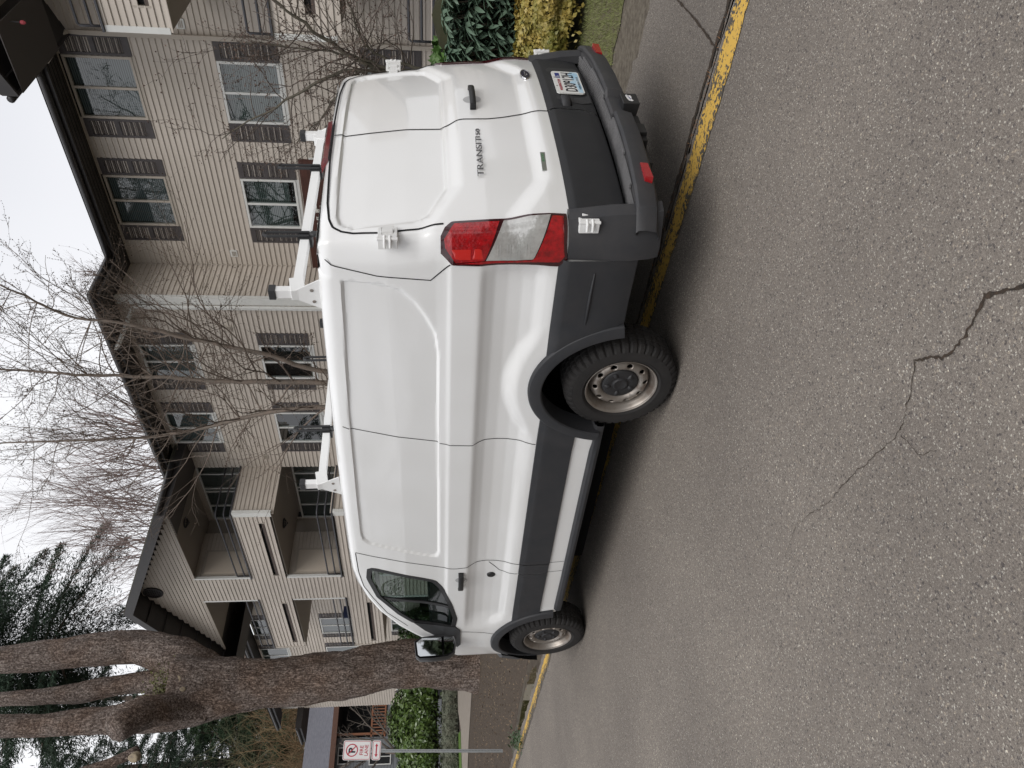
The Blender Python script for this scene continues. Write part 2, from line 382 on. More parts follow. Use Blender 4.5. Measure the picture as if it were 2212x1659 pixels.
for s in (-1, 1):
    f = lambda y, z, o, s=s: sidept(y, z, o, s)
    zz = np.linspace(.60, 2.07, 40)
    seam([(doorx(z), z) for z in zz], .007, .0016, f, .02)
    zz = np.linspace(.93, 1.27, 12)
    seam([(doorf(z), z) for z in zz], .006, .0016, f, .02)
    seam([(.475, .84), (.459, .925), (.453, 1.173), (.469, 1.243), (.468, 1.38), (.458, 1.455), (.42, 1.70), (.36, 1.977), (.335, 2.03)], .006, .0016, f, .02)
    seam([(1.943, 1.067), (2.058, .979), (2.075, .919), (2.072, .84)], .006, .0016, f, .02)
    seam([(-.925, 2.0), (-.891, 1.97), (-.842, 1.752), (-.826, 1.486), (-.932, 1.39)], .006, .0016, f, .02)
    seam([(1.79, 2.07), (2.05, 2.068), (2.3, 2.045), (2.5, 1.985), (2.75, 1.885), (2.98, 1.72)], .006, .0016, f, .02)
    seam([(.345, .48), (.345, .50), (.355, .598)], .006, .0016, f, .02)
    for yy_ in (1.93, 2.07): seam([(yy_-.005, .485), (yy_, .60)], .005, .0016, f, .02)
seam(TOPS, .011, .002, rearpt, .02)
seam([(seamx(z), z) for z in np.linspace(.80, 2.0, 50)], .009, .0022, rearpt, .02)
if sb.n: vb(sb, 'panel_seam', seamm)

# cladding strips
def cladpatch(b, f, u0, u1, z0, z1, off, nu=30, nz=10, bevel=.02, s=-1):
    zs = np.array([z0, z0+.004, z0+.02]+list(np.linspace(z0+.02, z1-.045, nz))[1:]+[z1-.04, z1-.004, z1]); P = []
    o = np.interp(zs, [z0, z0+.004, z1-.045, z1-.004, z1], [0, off, off, off*.45, -.002])
    for z, oo in zip(zs, o):
        a = u0(z) if callable(u0) else u0; c = u1(z) if callable(u1) else u1; u = np.linspace(a, c, nu)
        P.append(f(u, np.full(nu, z), oo))
    b.grid(np.array(P), flip=(s < 0))
def eb(c, a, b, side_): return lambda z: c[0]+side_*a*math.sqrt(max(0.0, 1-((z-c[1])/b)**2))
for s in (-1, 1):
    f = lambda y, z, o, s=s: sidept(y, z, o, s)
    b = MB(); cladpatch(b, f, eb(CR, .46, .55, 1), 1.925, .597, .838, .014, 50, 8, s=s); vb(b, 'side_cladding', cladm, angle=30)
    b = MB(); cladpatch(b, f, 1.937, 2.067, .600, .836, .014, 8, 8, s=s); vb(b, 'side_cladding', cladm, angle=30)
    b = MB(); cladpatch(b, f, 2.075, eb(CF, .52, .50, -1), .600, .834, .014, 30, 8, s=s); vb(b, 'door_cladding', cladm, angle=30)
    # rear quarter cladding down to the bumper bottom
    b = MB(); P = []
    zs = np.array([.43, .45, .50, .58, .65, .72, .79, .812, .846, .852]); o = [-.05, .0, .014, .020, .022, .022, .022, .020, .004, 0]
    for z, oo in zip(zs, o):
        y = np.linspace(-.975, eb(CR, .46, .55, -1)(max(z, .36)), 24); Wz = Wside(y, max(z, .6)); P.append(np.stack([s*(Wz+oo), y, np.full(24, z)], 1))
    b.grid(P, flip=(s > 0)); vb(b, 'quarter_cladding', cladm, angle=25)
    # raised rib
    b = MB(); b.tube([(s*(.992+.022), -.90, .665), (s*(.992+.023), -.75, .668), (s*(.992+.023), -.56, .668)], [.004, .009, .007], 6); vb(b, 'cladding_rib', cladm, smooth=True)
    # step rail under the sill
    b = MB()
    P = []
    for y in np.linspace(.30, 2.70, 40):
        e = 1-.35*ss(abs(y-1.5), .95, 1.2)
        P.append([(s*.93, y, .49), (s*(.985), y, .482), (s*(.985+.028*e), y, .468), (s*(.985+.034*e), y, .445), (s*(.985+.026*e), y, .425), (s*.95, y, .405), (s*.90, y, .40)])
    b.grid(P, flip=(s < 0)); vb(b, 'step_rail', cladm, angle=35)
    # wheel flares
    for c, (ao, bo), (ai, bi), a0, a1 in ((CR, (.49, .575), (.41, .497), 11, 171), (CF, (.54, .527), (.46, .451), 8, 178)):
        b = MB(); P = []
        for a in np.linspace(math.radians(a0), math.radians(a1), 60):
            row = []
            for t, off in ((0, .0), (.0, .016), (.10, .026), (.5, .034), (.9, .034), (1.0, .028), (1.0, -.03), (1.02, -.10)):
                ea, eb_ = ao+(ai-ao)*t, bo+(bi-bo)*t
                y = c[0]+ea*math.cos(a); z = c[1]+eb_*math.sin(a); row.append((s*(float(Wside(y, max(z, .6)))+off), y, z))
            P.append(row)
        b.grid(P, flip=(s > 0)); vb(b, 'wheel_arch_flare', cladm, angle=30)
    # front bumper corner and mud flap
    b = MB(); P = []
    for y, w0 in ((3.70, .93), (3.80, .905), (3.95, .84), (4.1, .74), (4.25, .56), (4.38, .30), (4.42, 0)):
        P.append([(s*(w0-.10), y-.05, .40), (s*(w0-.02), y, .42), (s*w0, y, .55), (s*(w0+.02), y, .70), (s*(w0-.01), y, .86), (s*(w0-.05), y-.03, .90)])
    b.grid(P, flip=(s < 0)); vb(b, 'front_bumper', cladm, angle=30)
    # wheel wells
    for c, ai, bi in ((CR, .44, .52), (CF, .49, .475)):
        b = MB(); P = []
        for a in np.linspace(.12, math.pi-.12, 30):
            y = c[0]+ai*math.cos(a); z = c[1]+bi*math.sin(a); P.append([(s*.97, y, z), (s*.60, y, z)])
        b.grid(P); b.add([p[1] for p in P], [list(range(len(P)))]); vb(b, 'wheel_well', blackm)
# underbody
b = MB(); b.box((-.60, -1.0, .34), (.60, 4.0, .52)); b.box((-.93, .42, .40), (.93, 2.60, .50)); b.box((-.72, .5, .25), (-.45, 2.3, .42)); b.box((.2, .6, .24), (.7, 1.6, .42)); b.box((-.93, -1.05, .44), (.93, -.60, .52))
b.tube([(-.35, -1.0, .32), (-.35, 2.2, .32)], .045, 8); b.tube([(-.8, 0, .36), (.8, 0, .36)], .06, 8); b.tube([(0, 0, .40), (0, 3.2, .42)], .05, 8)
vb(b, 'underbody', blackm)

# glazing, gaskets, mirrors sails
glassd = glassmat('van_glass', (.33, .41, .385), .03)
for s in (-1, 1):
    f = lambda y, z, o, s=s: sidept(y, z, o, s)
    b = MB()
    P = []
    for z in np.linspace(1.30, 2.01, 22):
        row = []
        for y in np.linspace(1.97, 2.97, 22): row.append((s*(float(Wside(y, z))-.012), y, z))
        P.append(row)
    P = np.array(P); C = (P[:-1, :-1]+P[1:, 1:])/2; k = P.shape[1]
    F = [(i*k+j, i*k+j+1, (i+1)*k+j+1, (i+1)*k+j) for i in range(k-1) for j in range(k-1) if sdist(C[i, j, 1:], WDOOR) < .03]
    b.add(*sub(P.reshape(-1, 3), F)); vb(b, 'side_window', glassd, fdoor[s], smooth=True)
    b = MB(); ribbon(b, [tuple(p) for p in WDOOR], .036, .004, f, .03, True, flip=(s > 0), edge=.012); ribbon(b, [(2.50, 1.93), (2.60, 1.35)], .035, -.004, f, .03, edge=.01); vb(b, 'window_gasket', trim, fdoor[s])
    # black sail panel behind the mirror
    sail = [(2.93, 1.32), (2.925, 1.5), (2.90, 1.665), (3.05, 1.575), (3.16, 1.47), (3.36, 1.29), (3.30, 1.262), (3.0, 1.272)]
    b = MB(); P0 = [f(p[0], p[1], .014) for p in sail]; n = len(sail); Q = [f(p[0], p[1], -.02) for p in sail]
    b.add(P0+Q, [list(range(n))]+[(i, (i+1) % n, (i+1) % n+n, i+n) for i in range(n)]); vb(b, 'mirror_sail', trim)
    # mirror
    mr0 = empty('wing_mirror_pivot', (0, 0, 0)); bpy.data.objects.remove(mr0)
    ol = [(-.955, 1.44), (-.965, 1.325), (-1.03, 1.308), (-1.105, 1.322), (-1.137, 1.383), (-1.145, 1.50), (-1.142, 1.625), (-1.12, 1.655), (-1.0, 1.667), (-.972, 1.62)]
    ol = [(-s*x if s > 0 else x, z) for x, z in ol]; cx_, cz_ = np.mean([p[0] for p in ol]), np.mean([p[1] for p in ol])
    b = MB(); P = []
    for yv, sc in ((3.155, .90), (3.15, .95), (3.14, 1.0), (3.17, 1.02), (3.22, .98), (3.26, .80), (3.275, .45), (3.28, .05)):
        P.append([(cx_+(x-cx_)*sc, yv+.22*(abs(x)-1.05), cz_+(z-cz_)*sc) for x, z in ol])
    b.grid(P, wrap=True, flip=(s > 0)); b.beam((s*.92, 3.25, 1.42), (s*1.02, 3.22, 1.42), .07, .10); b.beam((s*.92, 3.25, 1.35), (s*1.02, 3.22, 1.35), .05, .05)
    mir_o = vb(b, 'wing_mirror', trim, angle=50)
    gl = mat('mirror_glass_%d' % (s+1), (.55, .57, .58), .02, metal=1)
    for nm, poly in (('mirror_glass', [(-1.01, 1.650), (-.975, 1.60), (-.972, 1.434), (-1.123, 1.428), (-1.125, 1.62), (-1.11, 1.638)]), ('spotter_glass', [(-.974, 1.412), (-.985, 1.33), (-1.06, 1.326), (-1.105, 1.350), (-1.122, 1.41)])):
        q = [((x if s < 0 else -x), 3.152+.28*0*(1.0+x), z) for x, z in poly]
        b = MB(); b.add([(p[0], 3.147+.22*(abs(p[0])-1.05), p[2]) for p in q], [list(range(len(q)))]); vb(b, nm, gl, mir_o)
    # door handle with dished cup
    b = MB(); cup = []
    for a in np.linspace(0, 2*math.pi, 25)[:-1]: cup.append(f(2.134+.040*math.cos(a), 1.277+.048*math.sin(a), .001))
    b.add(cup, [list(range(24))]); vb(b, 'handle_cup', mat('cup_grey%d' % s, (.45, .45, .45), .4), fdoor[s])
    b = MB()
    P = []
    for y, o in ((2.02, .004), (2.03, .030), (2.06, .040), (2.135, .044), (2.21, .040), (2.24, .032), (2.25, .004)):
        w = float(Wside(y, 1.283)); P.append([(s*(w+o), y, 1.262), (s*(w+o+.004), y, 1.27), (s*(w+o+.004), y, 1.295), (s*(w+o), y, 1.303), (s*(w+max(o-.02, 0)), y, 1.30), (s*(w+max(o-.02, 0)), y, 1.265)])
    b.grid(P, wrap=True, flip=(s < 0)); vb(b, 'door_handle', trim, fdoor[s], angle=40)
b = MB(); w = float(Wside(2.133, 1.04)); b.lathe([(0, .034), (-.010, .032), (-.014, .026), (-.010, .018), (-.012, .001)], 20, (-w+.002, 2.133, 1.041)); vb(b, 'side_marker', trim, smooth=True)

# -------- tail lamps: laid round the rear corner
lampred = mat('lamp_red', (.42, .004, .008), .12, coat=1, color2=(.20, .002, .004), scale=30, bump=.25, bscale=90)
lampdark = mat('lamp_dark_red', (.035, .003, .005), .15, coat=1)
lampclr = mat('lamp_clear', (.62, .62, .60), .12, metal=.35, coat=1, color2=(.45, .44, .42), scale=14, bump=.3, bscale=30)
lampref = mat('reflector_red', (.55, .02, .015), .25, coat=1)
lampline = mat('lamp_bright', (.85, .85, .83), .15, metal=.6)
def path(z):
    xr = np.linspace(-.78, -XE, 20); p = [np.stack([xr, Yrear(xr, z)], 1)]
    th = np.linspace(math.pi/2, 0, 14)[1:]; cx, cy = corner(z, th); p.append(np.stack([-cx, cy], 1))
    y0 = float(cy[-1]); ys = np.linspace(y0, y0+.35, 16)[1:]; p.append(np.stack([-Wside(ys, z), ys], 1)); p = np.concatenate(p)
    d = np.r_[0, np.cumsum(np.hypot(*np.diff(p, axis=0).T))]; return p, d
_pc = {}
def lamppt(px, py, off, s=-1):
    z = .815+(1145-px)*(.600/995); k = round(z, 5)
    if k not in _pc:
        p, d = path(z); i0 = np.interp(.883, -p[:20, 0], d[:20]); _pc[k] = (p, d, i0, float(np.interp(-.935, p[20:, 1], d[20:])))
    p, d, a, c = _pc[k]; t = a+(py-185)/330*(c-a)
    q = np.array([np.interp(t, d, p[:, 0]), np.interp(t, d, p[:, 1])]); e = np.array([np.interp(t+.01, d, p[:, 0]), np.interp(t+.01, d, p[:, 1])])-q
    n = np.array([e[1], -e[0]]); n /= np.hypot(*n)+1e-9
    if n[0] > 0 and n[1] > 0: n = -n
    q = q+(-abs(n[0])*off, -abs(n[1])*off)
    return (q[0] if s < 0 else -q[0], q[1], z)
def rowfill(b, poly, off, s, n=10, m=14, edge=0):
    poly = np.array(poly, float); x0, x1 = poly[:, 0].min(), poly[:, 0].max(); P = []
    for x in np.linspace(x0+.01, x1-.01, n):
        c = []
        for i in range(len(poly)):
            a, q = poly[i], poly[(i+1) % len(poly)]
            if (a[0] > x) != (q[0] > x): c.append(a[1]+(q[1]-a[1])*(x-a[0])/(q[0]-a[0]))
        lo, hi = min(c), max(c); row = [lamppt(x, y, off, s) for y in np.linspace(lo, hi, m)]
        if edge: row = [lamppt(x, lo, off-edge, s)]+row+[lamppt(x, hi, off-edge, s)]
        P.append(row)
    P = np.array(P)
    if edge:
        e0 = P[0].copy(); e1 = P[-1].copy(); cc = P.mean((0, 1)); 
        e0[:, :2] += (np.array([0, 0])-e0[:, :2])*.012; e1[:, :2] += (np.array([0, 0])-e1[:, :2])*.012; P = np.concatenate([[e0], P, [e1]])
    b.grid(P, flip=(s > 0))
for s in (-1, 1):
    b = MB(); rowfill(b, [(115, 290), (150, 230), (210, 185), (1145, 185), (1148, 465), (1080, 515), (205, 512), (115, 420)], .010, s, 60, 16, edge=.016)
    lo_ = vb(b, 'tail_lamp', lampdark, smooth=False, angle=40)
    for nm, mm_, poly in (('brake_lens', lampred, [(143, 310), (225, 208), (588, 208), (470, 467), (235, 488), (145, 370)]),
                      ('reversing_lens', lampclr, [(622, 205), (1000, 198), (865, 462), (480, 467)]),
                      ('turn_lens', lampred, [(1012, 204), (1118, 208), (1122, 440), (1090, 482), (235, 497), (470, 470), (868, 466)])):
        b = MB(); rowfill(b, poly, .0125, s, 48, 12); vb(b, nm, mm_, lo_, smooth=True)
    b = MB()
    for px in (568, 590, 645, 670, 725, 745, 800, 825):
        b = MB(); rowfill(b, [(px, 355), (px+7, 355), (px+7, 455), (px, 455)], .0135, s, 2, 8); vb(b, 'lens_rib', lampline, lo_)
    for qd in ([(200, 385), (355, 385), (355, 462), (235, 462)], [(380, 380), (440, 380), (460, 455), (370, 455)]): b = MB(); rowfill(b, qd, .0135, s, 6, 6); vb(b, 'reflector', lampref, lo_)

# -------- hinges
def hinge(z0, z1, s, small=False):
    zc = (z0+z1)/2; h = z1-z0
    y = float(Yrear(XE, zc))
    b = MB(); x0, x1 = s*.865, s*.985
    b.box((s*.875, y-.024, z0), (s*.965, y-.008, z0+.018)); b.box((s*.875, y-.024, z1-.018), (s*.965, y-.008, z1))
    b.box((s*.90, y-.034, z0+.02), (s*.925, y-.008, z1-.02)); b.box((s*.955, y-.036, z0), (s*.985, y+.03, z1))
    b.box((s*.862, y-.020, z0+.018), (s*.97, y+.01, z1-.018))
    for k in (.36, .64): b.tube([(s*.97, y-.040, z0+h*k), (s*.995, y-.024, z0+h*k), (s*1.003, y+.01, z0+h*k)], .007, 8)
    b.tube([(s*.980, y-.028, z0-.004), (s*.980, y-.028, z1+.004)], .009, 10)
    o = vb(b, 'door_hinge', rackw, bevel=.003)
for s in (-1, 1):
    hinge(1.642, 1.735, s); hinge(.675, .772, s)

# -------- rear lower black panels of the doors
def rclad(x0, x1, name, par):
    b = MB(); zs = [.515, .525, .545, .60, .66, .72, .765, .778, .800, .806]; o = [0, .012, .018, .020, .021, .021, .020, .018, .004, 0]; P = []
    for z, oo in zip(zs, o):
        xs = np.linspace(x0(z), x1(z), 40); P.append(rearpt(xs, np.full(40, z), oo))
    b.grid(P, flip=True); return vb(b, name, clad_dark, par, angle=28)
rclad(lambda z: -.86, lambda z: float(seamx(z))-.006, 'lower_cladding', rdoorL)
rclad(lambda z: float(seamx(z))+.006, lambda z: .87, 'lower_cladding', rdoorR)
# plate recess (dark pocket, slightly proud rim) and number plate
b = MB(); pk = [(.16, .735), (.62, .745), (.66, .72), (.66, .56), (.60, .535), (.14, .535), (.12, .60)]
P0 = [rearpt(x, z, .0225) for x, z in pk]; b.add(P0, [list(range(len(pk)))[::-1]]); vb(b, 'plate_pocket', mat('pocket_dark', (.03, .03, .032), .6), rdoorR)
platew = mat('plate_white', (.72, .72, .70), .35); plateb = mat('plate_blue', (.25, .52, .74), .35, color2=(.62, .72, .78), scale=9); ink = mat('plate_ink', (.01, .01, .02), .5); pred = mat('plate_red', (.35, .02, .04), .5); navy = mat('plate_navy', (.02, .03, .18), .5)
po = Vector((.385, -1.240, .643)); pxv = Vector((1, .03, 0)).normalized(); pz = Vector((0, -.03, 1)).normalized(); pn = pxv.cross(pz)
def plp(u, v, o): return tuple(po+pxv*u+pz*v+pn*o)
w2, h2 = .152, .083
rc = lambda w, h, r=.012: [(w-r, -h), (w, -h+r), (w, h-r), (w-r, h), (-w+r, h), (-w, h-r), (-w, -h+r), (-w+r, -h)]
b = MB(); q = rc(w2, h2); n = 8; b.add([plp(u, v, .004) for u, v in q]+[plp(u, v, -.004) for u, v in q], [list(range(n))]+[(i, i+n, (i+1) % n+n, (i+1) % n) for i in range(n)])
plate = vb(b, 'number_plate', platew, rdoorR)
b = MB(); b.add([plp(u, v, .0048) for u, v in [(-w2+.006, -h2+.008), (w2-.006, -h2+.008), (w2-.006, -h2+.05), (w2-.05, -h2+.072), (.03, -h2+.045), (0, -h2+.078), (-.05, -h2+.04), (-w2+.006, -h2+.035)]], [list(range(8))]); vb(b, 'plate_band', plateb, plate)
def ptext(t, u, v, w, h, m_, bold=0): return text(t, 'plate_lettering', m_, plate, frame(plp(u, v, .0052), pxv, pz), w, h, .0006, world=False, bold=bold)
ptext('D30912H', 0, -.008, .262, .072, ink, .01); ptext('WASHINGTON', -.045, .052, .155, .017, pred, .01); ptext('EVERGREEN STATE', -.01, -.064, .17, .012, ink)
b = MB(); b.add([plp(u, v, .0050) for u, v in [(.055, .038), (.125, .038), (.125, .066), (.055, .066)]], [(0, 1, 2, 3)]); vb(b, 'plate_sticker', navy, plate); ptext('5', .072, .052, .018, .02, platew)
for u in (-.06, .06):
    b = MB(); b.lathe([(0, .005), (.002, .0045), (.002, .0)], 10, (0, 0, 0), 'y', -1)
    V = np.concatenate(b.v); V = V+np.array(plp(u, .073, .004)); b.v = [V]; vb(b, 'plate_bolt', steel, plate)
# lock bulge, handle, badge, lettering
b = MB(); P = []
for x, o, hz in ((.085, .0, .022), (.10, .022, .026), (.13, .045, .028), (.165, .030, .026), (.185, .0, .020)):
    c = rearpt(x, .69, .02); P.append([(x, c[1]-o, .69+hz), (x, c[1]-o*.9, .69-hz*.6), (x, c[1], .69-hz*1.3), (x, c[1], .69+hz*1.1)])
b.grid(P, wrap=True, flip=False); vb(b, 'lock_cover', cladm, rdoorR, smooth=True)
b = MB(); c = [rearpt(.248+.047*math.cos(a), 1.222+.052*math.sin(a), .0015) for a in np.linspace(0, 2*math.pi, 25)[:-1]]; b.add(c, [list(range(24))[::-1]]); vb(b, 'handle_cup', mat('cup_grey_r', (.45, .45, .45), .4), rdoorR)
b = MB(); P = []
for x, o in ((.115, .004), (.125, .032), (.16, .044), (.245, .048), (.33, .044), (.365, .034), (.375, .004)):
    y = float(Yrear(x, 1.22)); P.append([(x, y-o, 1.205), (x, y-o-.004, 1.212), (x, y-o-.004, 1.232), (x, y-o, 1.240), (x, y-max(o-.02, 0), 1.238), (x, y-max(o-.02, 0), 1.207)])
b.grid(P, wrap=True); vb(b, 'door_handle', trim, rdoorR, angle=40)
b = MB(); yb_ = float(Yrear(.553, .88))
for (rx, rz, o0, o1) in ((.075, .031, 0, .012),):
    P = []
    for k, o in ((1, o0), (1, o1*.6), (.93, o1), (.86, o1*.8)): P.append([(.553+rx*k*math.cos(a), yb_+.02*math.cos(a)*0-o+(.553+rx*k*math.cos(a)-.553)*.07, .88+rz*k*math.sin(a)) for a in np.linspace(0, 2*math.pi, 33)[:-1]])
    b.grid(P, wrap=True, flip=True)
badge = vb(b, 'oval_badge', chrome, rdoorR, smooth=True)
b = MB(); b.add([(.553+.068*math.cos(a), yb_-.0098+.068*math.cos(a)*.07, .88+.028*math.sin(a)) for a in np.linspace(0, 2*math.pi, 33)[:-1]], [list(range(32))[::-1]]); vb(b, 'badge_face', mat('badge_navy', (.008, .012, .035), .2, coat=1), badge)
text('Ford', 'badge_script', chrome, badge, frame((.553, yb_-.0105, .88), (1, .07, 0), (.25, 0, 1)), .085, .032, .001, world=False)
def rtext(t, x0, x1, z0, z1, zlo, zhi, m_, par, bold=.02):
    xc = (x0+x1)/2; y = min(float(Yrear(x0, z0)), float(Yrear(x1, z1))); dy = float(Yrear(x1, z1)-Yrear(x0, z0))
    return text(t, 'lettering', m_, par, frame((xc, y-.001+dy*.0-.0, (z0+z1)/2), (x1-x0, dy, z1-z0), (.0, .02, 1)), x1-x0, zhi-zlo, .004, world=False, bold=0)
dchrome = mat('dark_chrome', (.30, .30, .31), .2, metal=1)
rtext('TRANSIT', -.575, -.215, 1.222, 1.214, 1.205, 1.238, dchrome, rdoorL); rtext('150', -.200, -.112, 1.214, 1.212, 1.203, 1.226, dchrome, rdoorL)
b = MB(); c0 = rearpt(-.552, .893, .001); c1 = rearpt(-.394, .888, .001)
b.hexa([(-.552, c0[1], .882), (-.394, c1[1], .876), (-.394, c1[1]-.004, .876), (-.552, c0[1]-.004, .882), (-.552, c0[1], .905), (-.394, c1[1], .900), (-.394, c1[1]-.004, .900), (-.552, c0[1]-.004, .905)]); eb_o = vb(b, 'engine_badge', mat('badge_silver', (.45, .47, .45), .3, metal=.8), rdoorL)
eg = mat('badge_green', (.05, .22, .08), .4)
text('ECO', 'badge_lettering', ink, eb_o, frame((-.505, c0[1]-.0055, .892), (1, c1[1]-c0[1], -.03), (0, 0, 1)), .04, .013, .001, world=False)
text('BOOST', 'badge_lettering', eg, eb_o, frame((-.440, (c0[1]+c1[1])/2-.0065, .890), (1, (c1[1]-c0[1])/.16, -.03), (0, 0, 1)), .07, .013, .001, world=False)
# high brake lamp on the roof edge
b = MB(); P = []
for x in np.linspace(-.235, .17, 14):
    y = float(YRC(2.04))+.06*(abs(x)/.93)**2.5+.012
    e = .6+.4*math.cos((x+.03)/.24*1.2)
    P.append([(x, y+.012, 2.018), (x, y-.004, 2.020), (x, y+.002, 2.045), (x, y+.03, 2.054+.006*e), (x, y+.09, 2.060)])
b.grid(P, flip=True); b.add([tuple(p) for p in P[0]], [list(range(5))]); b.add([tuple(p) for p in P[-1]], [list(range(5))[::-1]]); vb(b, 'high_brake_lamp', mat('chmsl_red', (.17, .005, .01), .15, coat=1, color2=(.09, .003, .006), scale=40), angle=40)

# -------- rear step bumper
bump = MB(); xs = np.array([-1.0, -.93, -.82, -.60, -.35, -.13, -.10, .10, .13, .35, .60, .82, .93, 1.0])
yo = np.array([-1.14, -1.235, -1.275, -1.312, -1.325, -1.320, -1.288, -1.288, -1.320, -1.325, -1.312, -1.275, -1.235, -1.14])
zt_ = np.array([.50, .50, .497, .49, .482, .478, .478, .478, .478, .482, .49, .497, .50, .50])-.008
P = []
for x, y, z in zip(xs, yo, zt_):
    yi = float(Yrear(np.clip(x, -.9, .9), .55))+.03
    P.append([(x*.985, yi, z-.012), (x*.985, yi-.006, z-.012), (x*.992, y+.028, z-.012), (x*.996, y+.022, z), (x, y+.006, z+.002), (x*1.0, y-.006, z-.010), (x*1.0, y-.008, z-.05), (x*.995, y+.006, z-.10), (x*.98, y+.05, z-.125), (x*.96, -1.0, z-.115)])
bump.grid(P, flip=True)
bo = vb(bump, 'rear_bumper', bumpm, angle=30)
b = MB(); b.box((-.88, -1.12, .40), (.88, -1.0, .54)); vb(b, 'bumper_filler', blackm, bo)
b = MB(); b.grid([[(x*.985, float(Yrear(np.clip(x, -.9, .9), .55))+.02, z-.0085), (x*.985, y+.030, z-.0085)] for x, y, z in zip(xs, yo, zt_)], flip=True); vb(b, 'step_plate', MATS['step_plate_grey'], bo)
b = MB()
for y in np.arange(-1.150, -1.296, -.0165):
    L = .93 if y > -1.215 else .88 if y > -1.245 else .74 if y > -1.275 else .5
    for x in np.arange(-L, L-.01, .04):
        if y < -1.262 and abs(x+.02) < .14: continue
        zs_ = [float(np.interp(abs(q), [0, .13, .35, .60, .82, .93, 1], [.478, .478, .482, .49, .497, .50, .50]))-.008+.002 for q in (x, x+.04)]; yy_ = [y+.05*(abs(q)/.93)**2.5 for q in (x, x+.04)]
        b.hexa([(x, yy_[0]-.0115, zs_[0]-.006), (x+.04, yy_[1]-.0115, zs_[1]-.006), (x+.04, yy_[1], zs_[1]-.006), (x, yy_[0], zs_[0]-.006), (x, yy_[0]-.0115, zs_[0]+.004), (x+.04, yy_[1]-.0115, zs_[1]+.004), (x+.04, yy_[1], zs_[1]+.004), (x, yy_[0], zs_[0]+.004)])
vb(b, 'step_tread', stepm, bo, kind='stuff')
for s in (-1, 1):
    # raised corner pieces
    b = MB(); P = []
    zs = [.35, .40, .50, .60, .70, .785, .812]
    for z in zs:
        row = []
        for x, y in ((.845, -1.12), (.855, -1.165), (.89, -1.185), (.95, -1.165), (.995, -1.10), (1.014, -1.03), (1.014, -.975)):
            k = np.interp(z, [.35, .45, .60, .812], [.965, 1.0, .995, .985]); yy_ = y-(.04 if z < .56 else .04-.04*(z-.56)/.25)*(x < .97)
            row.append((s*x*k, yy_, z))
        P.append(row)
    P.append([(s*x*.96, y+.03, .825) for x, y in ((.85, -1.10), (.86, -1.135), (.89, -1.15), (.94, -1.135), (.975, -1.09), (.985, -1.03), (.985, -.975))])
    b.grid(P, flip=(s > 0)); vb(b, 'bumper_corner', bumpm, bo, angle=35)
    b = MB(); x = s*.72; b.hexa([(x-.065, -1.312, .395), (x+.065, -1.312, .395), (x+.065, -1.25, .395), (x-.065, -1.25, .395), (x-.065, -1.316, .435), (x+.065, -1.316, .435), (x+.065, -1.25, .435), (x-.065, -1.25, .435)])
    vb(b, 'bumper_reflector', mat('bref%d' % s, (.40, .01, .015), .25, coat=1), bo)
b = MB(); b.hexa([(-.06, -1.335, .31), (.06, -1.335, .31), (.05, -1.18, .325), (-.05, -1.18, .325), (-.06, -1.335, .405), (.06, -1.335, .405), (.05, -1.18, .39), (-.05, -1.18, .39)])
b.beam((-.45, -1.16, .33), (.45, -1.16, .33), .07, .07); b.box((-.12, -1.20, .28), (-.09, -1.10, .36)); b.box((-.26, -1.27, .30), (-.16, -1.15, .355)); b.beam((-.3, -1.22, .32), (-.06, -1.24, .33), .05, .04)
hitch = vb(b, 'tow_hitch', trim, bevel=.004)
b = MB(); b.add([(x, -1.3365, z) for x, z in ((-.038, .352), (-.030, .368), (-.005, .375), (.03, .378), (.042, .372), (.030, .362), (.034, .350), (.015, .346), (-.01, .350), (-.03, .342))], [list(range(10))]); vb(b, 'hitch_emblem', mat('emblem_white', (.7, .7, .7), .4), hitch)
b = MB(); b.add([(x, -1.3372, z) for x, z in ((-.02, .358), (.02, .367), (.034, .370), (.01, .360), (-.01, .354))], [list(range(5))]); vb(b, 'hitch_emblem_stripe', navy, hitch)

